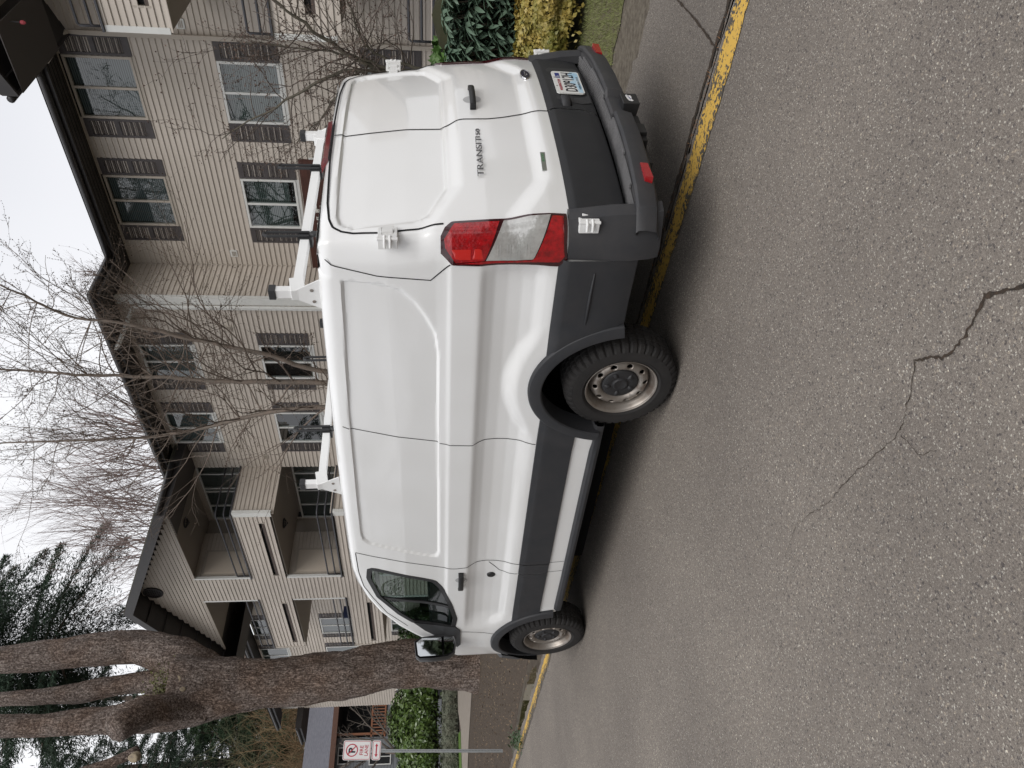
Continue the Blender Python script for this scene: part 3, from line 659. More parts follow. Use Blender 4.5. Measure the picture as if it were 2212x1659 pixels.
# -------- wheels
def wheel(cx, cy, cz, s, steer=0, R=.345, front=False):
    root_ = MB(); N = 168
    prof = [(.07, .20), (.10, .215), (.118, .235), (.121, .27), (.117, .30), (.108, .322), (.098, .334), (.085, .341), (.078, .343), (.074, .336), (.070, .343), (.045, .345), (.041, .337), (.036, .345), (.004, .3455), (0, .337)]
    prof = prof+[(-t, r) for t, r in prof[::-1]][1:]
    a = np.linspace(0, 2*math.pi, N, endpoint=False); P = []
    for t, r in prof:
        rr = np.full(N, r); tt = np.full(N, t)
        nt_ = np.isin(np.arange(N) % 4, (0,))
        if r > .318: rr = rr-np.where(nt_, .011 if abs(t) > .06 else .006, 0)
        if .300 < r < .338 and abs(t) > .08: tt = tt-np.sign(t)*np.where(nt_, .008, 0)
        P.append(np.stack([tt*s, rr*np.cos(a), rr*np.sin(a)], 1))
    P = np.array(P)
    M = Matrix.Translation((cx, cy, cz)) @ Matrix.Rotation(steer, 4, 'Z')
    root_.grid(P, wrap=True, flip=(s > 0))
    o = root_.build('wheel', rubber, None, world=False); o.parent = van; o.matrix_local = M; me = o.data
    me.polygons.foreach_set('use_smooth', [True]*len(me.polygons)); me.set_sharp_from_angle(angle=math.radians(28))
    def ch(b, nm, mm_, **k):
        q = b.build(nm, mm_, None, world=False, **k); q.parent = o; return q
    # sidewall rings and lettering ridges
    b = MB()
    b.lathe([(.1175, .300), (.1190, .298), (.1175, .296)], 64, (0, 0, 0), 'x', s); b.lathe([(.1195, .243), (.1215, .241), (.1195, .239)], 64, (0, 0, 0), 'x', s); ch(b, 'sidewall_ring', rubber, smooth=True)
    # rim: lip, barrel
    b = MB(); b.lathe([(.098, .210), (.108, .214), (.112, .2175), (.106, .2205), (.108, .2145), (.099, .206), (.085, .203), (.074, .197), (.045, .190), (.030, .186), (.018, .180), (-.09, .178)], 72, (0, 0, 0), 'x', s)
    ch(b, 'rim', steel, smooth=True)
    # disc with ten holes
    b = MB(); prof_t = lambda r: np.interp(r, [.105, .112, .125, .145, .165, .178, .184], [.050, .064, .080, .084, .074, .050, .028])
    for k in range(10):
        a0 = 2*math.pi*(k+.35)/10; h = math.pi/10; out = []; inn = []; n = 24
        for i in range(n):
            t = i/n*4
            if t < 1: r_, al = .105+.079*t, -h
            elif t < 2: r_, al = .184, -h+2*h*(t-1)
            elif t < 3: r_, al = .184-.079*(t-2), h
            else: r_, al = .105, h-2*h*(t-3)
            out.append((r_, al)); u, v = r_-.146, al*.146; g = math.atan2(v, u); inn.append((.152+.0150*math.cos(g), .019*math.sin(g)/.15))
        rows_ = []
        for f_ in (0, .5, .85, 1.0): rows_.append([(s*float(prof_t(o_[0]*(1-f_)+i_[0]*f_)), (o_[0]*(1-f_)+i_[0]*f_)*math.cos(a0+o_[1]*(1-f_)+i_[1]*f_), (o_[0]*(1-f_)+i_[0]*f_)*math.sin(a0+o_[1]*(1-f_)+i_[1]*f_)) for o_, i_ in zip(out, inn)])
        rows_.append([(p[0]-s*.012, p[1], p[2]) for p in rows_[-1]]); b.grid(rows_, wrap=True)
    ch(b, 'wheel_disc', steel, smooth=True)
    b = MB(); b.lathe([(-.02, .19), (-.02, .0)], 40, (0, 0, 0), 'x', s); ch(b, 'brake_drum', blackm)
    b = MB(); b.lathe([(.055, .112), (.070, .110), (.076, .103), (.078, .06), (.074, .048), (.082, .044), (.086, .038), (.083, .034), (.083, .0)], 48, (0, 0, 0), 'x', s); hc = ch(b, 'hub_cap', hubm, smooth=True)
    for k in range(5):
        b = MB(); a_ = 2*math.pi*(k+.1)/5; c_ = (math.cos(a_), math.sin(a_)); t_ = (-c_[1], c_[0])
        Q = []
        for r_, w_, x_ in ((.058, .010, .077), (.064, .012, .087), (.084, .014, .088), (.094, .015, .078)):
            Q.append([(s*(.075), c_[0]*r_-t_[0]*w_, c_[1]*r_-t_[1]*w_), (s*x_, c_[0]*r_-t_[0]*w_*.7, c_[1]*r_-t_[1]*w_*.7), (s*x_, c_[0]*r_+t_[0]*w_*.7, c_[1]*r_+t_[1]*w_*.7), (s*.075, c_[0]*r_+t_[0]*w_, c_[1]*r_+t_[1]*w_)])
        b.grid(Q)
        q = b.build('lug_bump', hubm, None, world=False, smooth=True); q.parent = hc
    return o
for s in (-1, 1):
    up = -.0 if s < 0 else -.0
    wheel(s*.855, 0.0, .3625 if s < 0 else .3625, s)
    wheel(s*.862, 3.30, .472, s, steer=0)

# -------- cab interior seen through the glass
seatm = mat('seat_grey', (.20, .20, .21), .85); dash = mat('dash_dark', (.03, .03, .033), .7)
for x in (-.48, .48):
    b = MB(); P = []
    for z, w, y0_, t in ((1.0, .25, 2.35, .12), (1.3, .25, 2.27, .11), (1.50, .23, 2.22, .10), (1.60, .16, 2.20, .08)):
        P.append([(x-w, y0_, z), (x-w*.8, y0_+t, z), (x+w*.8, y0_+t, z), (x+w, y0_, z), (x+w*.8, y0_-t*.7, z), (x-w*.8, y0_-t*.7, z)])
    b.grid(P, wrap=True, flip=True); b.add([tuple(p) for p in P[-1]], [list(range(6))]); b.box((x-.13, 2.12, 1.63), (x+.13, 2.22, 1.78)); b.box((x-.25, 2.3, .85), (x+.25, 2.8, 1.0)); vb(b, 'seat', seatm, bevel=.02)
b = MB(); b.box((-.84, 3.0, .9), (.84, 3.35, 1.36)); b.box((-.85, 1.95, .52), (.85, 3.3, .60)); vb(b, 'dashboard', dash, bevel=.04)
b = MB(); c_ = Vector((-.46, 2.86, 1.28)); R3 = Matrix.Rotation(math.radians(62), 3, 'X'); b.tube([tuple(c_+R3@Vector((.19*math.cos(a), .19*math.sin(a), 0))) for a in np.linspace(0, 2*math.pi, 33)], .014, 8); b.beam(tuple(c_+R3@Vector((-.19, 0, 0))), tuple(c_+R3@Vector((.19, 0, 0))), .05, .02); b.beam(tuple(c_), (-.46, 3.05, 1.2), .06, .06); vb(b, 'steering_wheel', dash, smooth=True)
b = MB(); b.box((-.86, 1.93, .6), (.86, 1.95, 2.02)); b.box((-.80, 1.95, 2.0), (.80, 2.5, 2.02)); vb(b, 'bulkhead', dash)
b = MB(); P = []
for y in np.linspace(2.40, 3.42, 12):
    z = float(ZTOP(y)); w = float(Wside(y, z-.1))-.10; P.append([(x, y, z-.012+.03*(1-(x/w)**2)) for x in np.linspace(-w, w, 9)])
b.grid(P); vb(b, 'windscreen', glassmat('windscreen_glass', (.75, .82, .80), .03), smooth=True)

# -------- ladder rack (moves with the van, so parts of it)
def rackbar(y, zb, feet):
    for s in (-1, 1):
        b = MB(); x = s*.845; n = 1
        b.add([(x, y-.10, zb), (x, y+.10, zb), (x, y+.028, zb+.135), (x, y-.028, zb+.135), (x-s*.006, y-.10, zb), (x-s*.006, y+.10, zb), (x-s*.006, y+.028, zb+.135), (x-s*.006, y-.028, zb+.135)], [(0, 1, 2, 3), (7, 6, 5, 4), (0, 4, 5, 1), (1, 5, 6, 2), (2, 6, 7, 3), (3, 7, 4, 0)])
        b.box((x-s*.045, y-.026, zb+.09), (x-s*.004, y+.026, zb+.235)); b.beam((x-s*.11, y, zb+.135), (x-s*.0, y, zb+.115), .062, .075)
        p = vb(b, 'rack_post', rackw, bevel=.003)
        b = MB(); b.box((x-s*.050, y-.031, zb+.232), (x+s*.002, y+.031, zb+.268)); vb(b, 'post_cap', trim, p, bevel=.003)
        b = MB()
        for dy, dz in ((-.03, .045), (.045, .04)): b.lathe([(.0, .010), (.003, .009), (.003, 0)], 10, (x+s*.001, y+dy, zb+dz), 'x', s)
        vb(b, 'rack_bolt', steel, p)
    b = MB(); b.box((-.81, y-.025, zb+.10), (.81, y+.025, zb+.150)); bar = vb(b, 'rack_bar', rackw, bevel=.003)
    for x in (-.36, .36):
        b = MB(); b.box((x-.03, y-.032, zb+.085), (x+.03, y+.032, zb+.158)); b.tube([(x-.012, y-.035, zb+.10), (x-.012, y-.035, zb+.33), (x-.002, y-.035, zb+.35), (x+.014, y-.035, zb+.35), (x+.024, y-.035, zb+.33), (x+.024, y-.035, zb+.10)], .0095, 6)
        b.lathe([(0, .024), (.012, .024), (.018, .016), (.018, 0)], 8, (x, y-.035, zb+.075), 'y', -1); vb(b, 'ladder_stop', trim, bar)
rackbar(-.635, 2.055, 0); rackbar(1.04, 2.115, 0)
# ================================================================== APARTMENT BUILDING
BR = .024
BM = Matrix(((1, 0, 0, 0), (0, math.cos(BR), math.sin(BR), 0), (0, -math.sin(BR), math.cos(BR), 0), (0, 0, 0, 1)))
bld = thing('apartment_building', 'three storey apartment building with beige lap siding, brown shutters and dark eaves behind the van', 'building', M=BM)
def bb(b, name, m, parent=None, **k): return b.build(name, m, parent or bld, world=False, **k)
siding_m = mat('beige_siding', (.555, .495, .432), .62, color2=(.49, .435, .375), scale=1.6, bump=.05, bscale=80, stretch=(1, .4, 2))
trimw = mat('white_trim', (.72, .72, .69), .5, var=.08, scale=4); beiget = mat('beige_trim', (.44, .39, .33), .55)
dark = mat('dark_brown_paint', (.019, .017, .017), .5, color2=(.028, .024, .023), scale=4, bump=.1, bscale=40)
gut = mat('gutter_black', (.020, .018, .018), .4)
soff = mat('soffit_beige', (.33, .29, .25), .7)
soffd = mat('soffit_dark', (.060, .052, .048), .7)
shm = mat('shutter_brown', (.075, .065, .065), .55, var=.2, scale=7)
railm = mat('rail_dark', (.055, .055, .062), .45); winglass = glassmat('window_glass', (.55, .60, .60), .13)
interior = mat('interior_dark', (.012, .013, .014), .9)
shingle = mat('roof_shingle', (.055, .05, .045), .9, color2=(.10, .10, .07), scale=9, bump=.4, bscale=30)
peel = mat('peeled_primer', (.42, .38, .30), .8, var=.4, scale=30)
# blinds: thin horizontal slats too fine to pick apart
def blindmat(name, c1, c2):
    m = mat(name, c1, .7); t, p = nodes(m); tc = t.nodes.new('ShaderNodeTexCoord'); w = t.nodes.new('ShaderNodeTexWave'); w.bands_direction = 'Z'; w.inputs['Scale'].default_value = 8.2; w.inputs['Distortion'].default_value = 0
    r = t.nodes.new('ShaderNodeValToRGB'); r.color_ramp.elements[0].position = .35; r.color_ramp.elements[1].position = .65; r.color_ramp.elements[0].color = (*c2, 1); r.color_ramp.elements[1].color = (*c1, 1)
    t.links.new(tc.outputs['Object'], w.inputs[0]); t.links.new(w.outputs[0], r.inputs[0]); t.links.new(r.outputs[0], p.inputs['Base Color']); return m
blind_a = blindmat('blind_grey', (.30, .33, .33), (.09, .105, .105)); blind_b = blindmat('blind_green', (.22, .27, .25), (.05, .065, .06))
curtain = mat('curtain_green_grey', (.16, .19, .18), .8, var=.3, scale=6, stretch=(1, 8, .3))

def iv_minus(iv, holes):
    out = [iv]
    for h in holes:
        n = []
        for a, b_ in out:
            if h[1] <= a or h[0] >= b_: n.append((a, b_)); continue
            if h[0] > a: n.append((a, h[0]))
            if h[1] < b_: n.append((h[1], b_))
        out = n
    return [i for i in out if i[1]-i[0] > .02]
_bm = {}
nboards = [0]
def board_mesh(L, along):
    k = (round(L, 3), along)
    if k not in _bm:
        b = MB(); E = .107
        pr = [(.0, 0), (.0, E), (.002, E), (.021, .006), (.019, 0)]     # (outward, up)
        if along == 'y': V = [(-o, y, z) for y in (0, L) for o, z in pr]   # outward is -x
        else: V = [(x, -o, z) for x in (0, L) for o, z in pr]             # outward is -y
        fs = [[0, 1, 2, 3, 4], [9, 8, 7, 6, 5]]+[[i, (i+1) % 5, (i+1) % 5+5, i+5] for i in range(5)]
        if along == 'x': fs = [f[::-1] for f in fs]
        o = b.add(V, fs).build('siding_board', siding_m, None); me = o.data; bpy.data.objects.remove(o); _bm[k] = me
    return _bm[k]
def siding(par, along, plane, u0, u1, z0, z1, holes=(), parts=True, E=.107, m=None, phase=0):
    """lap siding; along 'y' stands on x=plane facing -x, along 'x' on y=plane facing -y. holes: (u0,u1,z0,z1)"""
    rest = MB(); k0 = math.floor(z0/E); z = k0*E
    # backing wall
    while z < z1:
        if z+E > z0:
            hs = [(h[0], h[1]) for h in holes if h[2] < z+E*.5 < h[3]]
            for a, b_ in iv_minus((u0, u1), hs):
                me = board_mesh(b_-a, along)
                loc = (plane, a, z) if along == 'y' else (a, plane, z)
                if parts and nboards[0] < 298:
                    nboards[0] += 1; o = bpy.data.objects.new('siding_board', me); col.objects.link(o); o.parent = par; o.location = loc
                else:
                    n = len(me.vertices); co = np.zeros(n*3); me.vertices.foreach_get('co', co)
                    rest.add(co.reshape(-1, 3)+np.array(loc), [list(p.vertices) for p in me.polygons])
        z += E
    if rest.n: bb(rest, 'lap_siding', m or siding_m, par, kind='stuff')
def shutter(par, X, y0, y1, z0, z1):
    b = MB(); f = .045; t = X-.030
    zm = z0+(z1-z0)*.52
    b.box((t, y0, z0), (X-.002, y0+f, z1)); b.box((t, y1-f, z0), (X-.002, y1, z1))
    for a, c in ((z0, z0+.11), (z1-.10, z1), (zm-.045, zm+.045)): b.box((t, y0+f, a), (X-.002, y1-f, c))
    o = bb(b, 'shutter', shm, par)
    b = MB()
    z = z0+.125
    while z < z1-.115:
        if abs(z-zm) > .06: b.add([(t+.004, y0+f, z-.010), (t+.004, y1-f, z-.010), (X-.008, y1-f, z+.012), (X-.008, y0+f, z+.012), (t+.004, y0+f, z+.003), (t+.004, y1-f, z+.003), (X-.008, y1-f, z+.022), (X-.008, y0+f, z+.022)], [(0, 1, 2, 3), (4, 7, 6, 5), (0, 4, 5, 1)])
        z += .037
    bb(b, 'shutter_louvres', shm, o, kind='stuff')
def window(par, X, y0, y1, z0, z1, bl, fm=None, mull=(.5,), half=None):
    fm = fm or trimw; f = .045; t = X-.035; b = MB()
    b.box((t, y0, z0), (X+.03, y0+f, z1)); b.box((t, y1-f, z0), (X+.03, y1, z1)); b.box((t, y0+f, z0), (X+.03, y1-f, z0+f)); b.box((t, y0+f, z1-f), (X+.03, y1-f, z1)); b.box((X-.022, y0-.01, z0-.06), (X+.03, y1+.01, z0-.001))
    ys = [y0+f]+[y0+(y1-y0)*q for q in mull]+[y1-f]
    for q in ys[1:-1]: b.box((t+.006, q-.022, z0+f), (X+.03, q+.022, z1-f))
    o = bb(b, 'window', fm, par)
    for a, c in zip(ys[:-1], ys[1:]):
        b = MB(); b.add([(X-.012, a, z0+f), (X-.012, c, z0+f), (X-.012, c, z1-f), (X-.012, a, z1-f)], [(0, 3, 2, 1)]); bb(b, 'pane', winglass, o)
    b = MB(); b.box((X+.10, y0-.02, z0-.02), (X+.12, y1+.02, z1+.02))
    for (a, c) in (((X+.005, y0-.0, z0-.02), (X+.10, y0+.01, z1+.02)), ((X+.005, y1-.01, z0-.02), (X+.10, y1, z1+.02))): b.box(a, c)
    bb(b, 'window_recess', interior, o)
    zb = z0+f if half is None else z0+(z1-z0)*half
    if bl: b = MB(); b.add([(X+.05, y0+f, zb), (X+.05, y1-f, zb), (X+.05, y1-f, z1-f), (X+.05, y0+f, z1-f)], [(0, 3, 2, 1)]); bb(b, 'blind', bl, o)

XA, XB_, XC_, XD, XC2 = 9.9, 8.68, 7.18, 9.2, 8.35
ZS = 8.06           # soffit height
U = (6.79, 7.98); L = (4.25, 5.34); G = (1.70, 2.80)
wA = [(2.92, 4.10), (5.30, 6.47)]; wB = [(8.76, 9.83), (11.02, 12.16)]; wD = [(22.74, 23.93), (25.07, 26.3), (28.2, 29.4)]
hA = [(a, b_, z[0], z[1]) for a, b_ in wA for z in (U, L, G)]
hB = [(a, b_, z[0], min(z[1], 7.9)) for a, b_ in wB for z in (U, L, G)]
hD = [(a, b_, z[0], z[1]) for a, b_ in wD for z in ((6.95, 7.98), (4.36, 5.53), (1.9, 3.0))]
siding(bld, 'y', XA, -4.2, 7.50, .7, ZS, hA)
siding(bld, 'y', XB_, 7.50, 13.2, 2.6, ZS, hB)
siding(bld, 'x', 7.50, XB_, XA, 2.2, ZS, parts=False)
# C wing front wall: gable, parapets and pier
C_open = [(13.0, 16.34, 6.49, 8.07), (17.54, 20.69, 6.49, 8.07), (13.0, 16.34, 4.0, 5.53), (17.54, 20.69, 4.0, 5.53), (13.60, 16.19, 5.77, 5.89), (17.80, 20.34, 5.77, 5.89), (17.88, 20.42, 3.30, 3.43), (13.60, 16.19, 3.30, 3.43)]
Cfront = MB()
E = .107; z = 3.0-(3.0 % E)
while z < 9.9:
    hs = [(h[0], h[1]) for h in C_open if h[2] < z+E*.5 < h[3]]
    lo, hi = 13.2, 20.69
    if z > 8.0: q = (z+.05-8.02)/.44; lo, hi = 13.2+q, 20.69-q
    if hi-lo > .1:
        for a, b_ in iv_minus((lo, hi), hs):
            me = board_mesh(b_-a, 'y'); n = len(me.vertices); co = np.zeros(n*3); me.vertices.foreach_get('co', co)
            Cfront.add(co.reshape(-1, 3)+np.array((XC_, a, z)), [list(p.vertices) for p in me.polygons])
    z += E
bb(Cfront, 'gable_siding', siding_m, kind='stuff')
siding(bld, 'y', XC_, 13.2, 17.5, .5, 3.0, parts=False)
siding(bld, 'x', 13.2, XC_, XB_, 5.53, 6.49, parts=False); siding(bld, 'x', 13.2, XC_, XB_, 3.0, 4.0, parts=False)
siding(bld, 'x', 16.35, XC_+.02, XB_, 3.9, 8.07, parts=False)
siding(bld, 'y', XB_+.5, 13.2, 16.4, 3.0, 8.07, [(13.3, 16.3, 3.2, 7.9)], parts=False)
siding(bld, 'y', XD, 16.4, 31.0, 2.0, 8.0, hD, parts=False)
# C2 wing at the right hand end
siding(bld, 'y', XC2, -5.6, 1.83, 5.50, 6.47, [(-1.5, 1.45, 5.74, 5.92)], parts=False); siding(bld, 'y', XC2, -5.6, 1.83, 2.97, 3.95, [(-1.5, 1.45, 3.28, 3.44)], parts=False); siding(bld, 'y', XC2, -5.6, 1.83, 1.0, 1.45, parts=False)
# backing walls, parapet tops and ceilings
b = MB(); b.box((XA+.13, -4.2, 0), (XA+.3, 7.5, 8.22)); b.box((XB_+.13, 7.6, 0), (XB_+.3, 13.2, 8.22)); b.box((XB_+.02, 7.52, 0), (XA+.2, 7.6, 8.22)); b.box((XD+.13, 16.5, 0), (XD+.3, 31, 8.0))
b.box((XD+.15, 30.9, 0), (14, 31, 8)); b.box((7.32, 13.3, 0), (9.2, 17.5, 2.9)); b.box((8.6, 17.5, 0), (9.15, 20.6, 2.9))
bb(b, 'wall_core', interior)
par = MB()
for (x, y0, y1, z0, z1) in ((XC_, 13.2, 20.69, 5.53, 6.49), (XC_, 13.2, 20.69, 3.0, 4.0), (XC2, -5.6, 1.83, 5.50, 6.47), (XC2, -5.6, 1.83, 2.97, 3.95), (XC2, -5.6, 1.83, 1.0, 1.45)):
    par = MB(); par.box((x+.12, y0+.05, z0+.01), (x+.14, y1-.05, z1-.01)); bb(par, 'parapet_back', soff)
par = MB(); par.box((XC_+.02, 16.42, 3.9), (XD, 17.5, 8.05)); bb(par, 'pier_wall', soff)
b = MB()
for x, y0, y1, zz in ((XC_, 13.2, 20.69, (8.075, 5.515, 2.985)), (XC2, -5.6, 1.83, (8.075, 5.48, 2.95))):
    for q in zz: b = MB(); b.box((x+.015, y0+.01, q), (9.75, y1-.01, q+.012 if q < 8 else q+.1)); bb(b, 'balcony_ceiling', soff)
# corner and opening trims
def trimbar(a, c, m=trimw, nm='corner_trim'): b = MB(); b.box(a, c); bb(b, nm, m)
trimbar((XB_-.022, 7.42, 2.0), (XB_+.075, 7.50, ZS)); trimbar((XB_-.024, 7.50, 2.0), (XB_-.001, 7.60, ZS))
trimbar((XA-.018, 7.46, 2.0), (XA-.001, 7.485, ZS), beiget)
for z0, z1 in ((5.52, 6.47), (2.99, 3.99)):
    trimbar((XC_-.022, 13.12, z0), (XC_+.07, 13.20, z1)); trimbar((XC_-.024, 13.20, z0), (XC_-.001, 13.29, z1)); trimbar((XC_-.022, 20.63, z0), (XC_-.001, 20.72, z1), beiget)
    trimbar((XC2-.022, 1.76, z0-.02), (XC2-.001, 1.86, z1-.01))
for y, w in ((16.34, .07), (17.54, -.07)):
    for z0, z1 in ((6.49, 8.07), (4.0, 5.53), (.5, 2.95)): trimbar((XC_-.020, min(y, y-w), z0), (XC_+.05, max(y, y-w), z1))
for y0, y1 in ((13.2, 16.34), (17.54, 20.69)):
    for z0 in (8.0,): trimbar((XC_-.018, y0, z0+.03), (XC_+.02, y1, z0+.09), beiget)
# scupper slots with a weathered board in them
wood = mat('weathered_board', (.13, .10, .085), .9, color2=(.07, .055, .05), scale=14, stretch=(1, .2, 3))
for (y0, y1, z0, z1, x) in ((13.60, 16.19, 5.77, 5.89, XC_), (17.80, 20.34, 5.77, 5.89, XC_), (17.88, 20.42, 3.30, 3.43, XC_), (13.6, 16.19, 3.3, 3.43, XC_), (-1.5, 1.45, 5.74, 5.92, XC2), (-1.5, 1.45, 3.28, 3.44, XC2)):
    b = MB(); b.box((x+.05, y0, z0-.06), (x+.07, y1, z1+.06)); o = bb(b, 'drain_slot', interior)
    b = MB(); b.box((x-.012, y0+.03, z0-.03), (x+.03, y1, z0+.045)); bb(b, 'slot_board', wood, o)
    b = MB(); b.box((x-.018, y0-.03, z0-.045), (x+.01, y0, z1+.045)); b.box((x-.018, y1, z0-.045), (x+.01, y1+.03, z1+.045)); bb(b, 'slot_frame', beiget, o)
# windows and shutters
for i, (a, c) in enumerate(wA):
    for k, zz in enumerate((U, L, G)):
        window(bld, XA, a, c, zz[0], zz[1], blind_a if k == 0 else blind_b, beiget if k == 0 else trimw, half=.16 if (k == 1 and i == 1) else None)
        shutter(bld, XA, a-.37, a-.01, zz[0]-.02, zz[1]); shutter(bld, XA, c+.01, c+.38, zz[0]-.02, zz[1])
for i, (a, c) in enumerate(wB):
    for k, zz in enumerate(((6.78, 7.92), L, G)):
        window(bld, XB_, a, c, zz[0]-(.05 if k == 1 else 0), zz[1], blind_a if k == 0 else (None if k == 1 else blind_b))
        if not (i == 9): shutter(bld, XB_, a-.36, a-.01, zz[0]-.02, zz[1]); shutter(bld, XB_, c+.01, c+.37, zz[0]-.02, zz[1])
for i, (a, c) in enumerate(wD):
    for zz in ((6.95, 7.98), (4.36, 5.53), (1.9, 3.0)):
        window(bld, XD, a, c, zz[0], zz[1], curtain); shutter(bld, XD, a-.32, a-.01, zz[0], zz[1]); shutter(bld, XD, c+.01, c+.33, zz[0], zz[1])
# balcony glazing on the back wall (sliding doors)
for z0, z1 in ((5.6, 7.9), (3.2, 5.35)): window(bld, XB_+.5, 13.30, 16.3, z0, z1, curtain, mull=(.28, .5, .55, .78))
doorm = mat('beige_door', (.56, .49, .41), .5)
for z0 in (5.55, 3.02):
    b = MB(); b.box((XC_+.16, 16.30, z0), (XC_+.86, 16.335, z0+2.28)); o = bb(b, 'balcony_door', doorm)
    b = MB(); b.box((XC_+.11, 16.31, z0), (XC_+.16, 16.333, z0+2.34)); b.box((XC_+.86, 16.31, z0), (XC_+.91, 16.333, z0+2.34)); b.box((XC_+.16, 16.31, z0+2.28), (XC_+.86, 16.333, z0+2.34)); bb(b, 'door_frame', beiget, o)
    b = MB(); b.box((XC_+.19, 16.295, z0+.1), (XC_+.83, 16.30, z0+2.24)); bb(b, 'door_leaf', doorm, o)
    b = MB(); b.lathe([(0, .028), (.04, .03), (.05, .015), (.05, 0)], 10, (XC_+.78, 16.295, z0+1.0), 'y', -1); bb(b, 'door_knob', dark, o)
# railings
def railing(x, y0, y1, zc, side_=None):
    b = MB(); b.box((x-.05, y0-.04, zc), (x+.12, y1+.03, zc+.035)); 
    if side_: b.box((x+.12, y0-.05, zc), (side_, y0+.09, zc+.035))
    o = bb(b, 'railing_cap', railm)
    for dz in (.20, .40):
        b = MB()
        pts = [(x+.03, y1-.03, zc+.02), (x+.03, y1-.03, zc+dz-.03), (x+.03, y1-.06, zc+dz), (x+.03, y0+.08, zc+dz)]
        if side_: pts += [(x+.08, y0+.03, zc+dz), (side_, y0+.03, zc+dz)]
        else: pts += [(x+.03, y0+.06, zc+dz-.03), (x+.03, y0+.06, zc+.02)]
        b.tube(pts, .022, 8); bb(b, 'railing_tube', railm, o, smooth=True)
railing(XC_, 13.2, 16.3, 6.49, XB_); railing(XC_, 13.2, 16.3, 4.0, XB_); railing(XC_, 17.58, 20.66, 6.49); railing(XC_, 17.58, 20.66, 4.0)
for zc in (6.47, 3.95, 1.45): railing(XC2, -1.6, 1.83, zc)
# caged ceiling lights
for (x, y, z) in ((7.9, 14.6, 8.07), (7.9, 14.7, 5.51), (8.0, 18.3, 8.07), (8.0, 18.0, 5.51)):
    b = MB(); b.tube([(x+.13*math.cos(a), y+.13*math.sin(a), z-.02) for a in np.linspace(0, 2*math.pi, 17)], .018, 6); 
    for q in range(3): b.tube([(x-.12*math.cos(q*1.05), y-.12*math.sin(q*1.05), z-.03), (x, y, z-.12), (x+.12*math.cos(q*1.05), y+.12*math.sin(q*1.05), z-.03)], .008, 5)
    bb(b, 'ceiling_light', trim)
# vents
for (x, y, z) in ((XA, 7.16, 5.80), (XB_, 8.28, 5.90), (XA, 2.30, 5.82), (XB_, 12.76, 5.81), (XA, 4.87, 3.86)):
    b = MB(); b.box((x-.03, y-.085, z-.075), (x-.012, y+.085, z+.075)); o = bb(b, 'wall_vent', trimw if x == XA else beiget)
    b = MB()
    for q in (-.04, -.01, .02): b.box((x-.042, y-.06, z+q), (x-.03, y+.06, z+q+.012))
    bb(b, 'vent_flap', beiget, o, kind='stuff')
b = MB(); b.lathe([(0, .27), (.04, .27), (.04, .22), (.01, .21), (.01, 0)], 32, (XC_-.015, 16.95, 9.30), 'x', -1); o = bb(b, 'gable_vent', dark, smooth=False)
b = MB(); 
for q in np.arange(-.18, .19, .06): b.box((XC_-.045, 16.95-math.sqrt(.21**2-q*q), 9.30+q), (XC_-.02, 16.95+math.sqrt(.21**2-q*q), 9.30+q+.02))
bb(b, 'gable_vent_slat', dark, o, kind='stuff')
# eaves: soffit, fascia, gutter, roof planes
def eave(path, inner, zf=8.20):
    """path: list of (x,y) outer corners; inner: matching wall points"""
    b = MB(); n = len(path)
    b.grid([[(p[0], p[1], 8.045) for p in path], [(q[0], q[1], 8.045) for q in inner]]); bb(b, 'soffit', soffd)
    b = MB(); P = []
    for p, q in zip(path, inner): P.append([(p[0], p[1], 8.02), (p[0], p[1], 8.22), (p[0]+.02, p[1], 8.24)])
    b.grid(P); bb(b, 'fascia', dark)
    b = MB()
    g = [(p[0]-.055, p[1]-.055 if i in (1, 2) else p[1], 8.135) for i, p in enumerate(path)]
    for a, c in zip(g[:-1], g[1:]): b.tube([a, c], .058, 10)
    bb(b, 'gutter', gut, smooth=True)
    b = MB(); b.grid([[(9.27, 1.2, 8.235), (9.27, 13.4, 8.235)], [(14.0, 1.2, 9.9), (14.0, 13.4, 9.9)]]); b.grid([[(8.05, 6.87, 8.23), (8.05, 13.4, 8.23)], [(9.30, 6.87, 8.232), (9.30, 13.4, 8.232)]]); bb(b, 'roof_slope', shingle)
eave([(9.3, 1.2), (9.3, 6.9), (8.08, 6.9), (8.08, 13.5)], [(9.9, 1.2), (9.9, 7.5), (8.68, 7.5), (8.68, 13.5)])
# narrow soffit boards: dark ribs parallel to the wall
b = MB()
for d in (.12, .24, .36, .48):
    b.box((9.3+d, 1.2, 8.030), (9.3+d+.012, 6.9+d, 8.045)); b.box((8.08+d, 6.9+d, 8.030), (9.3+d, 6.9+d+.012, 8.045)); b.box((8.08+d, 6.9+d, 8.030), (8.08+d+.012, 13.2, 8.045))
bb(b, 'soffit_groove', dark, kind='stuff')
b = MB(); b.grid([[(8.6, 20.7, 8.05), (8.6, 31.6, 8.05)], [(9.25, 20.7, 8.05), (9.25, 31.6, 8.05)]]); b.box((8.58, 20.7, 8.0), (8.62, 31.6, 8.25)); b.tube([(8.54, 20.7, 8.14), (8.54, 31.6, 8.14)], .058, 8); bb(b, 'far_eave', dark)
b = MB(); b.grid([[(8.55, 20.7, 8.26), (8.55, 31.6, 8.26)], [(13, 20.7, 10), (13, 31.6, 10)]]); bb(b, 'roof_slope', shingle)
b = MB(); b.box((8.3, 30.9, 7.05), (12, 32.6, 7.30)); b.tube([(8.25, 30.9, 7.2), (8.25, 32.6, 7.2)], .06, 8); bb(b, 'lower_eave', dark)
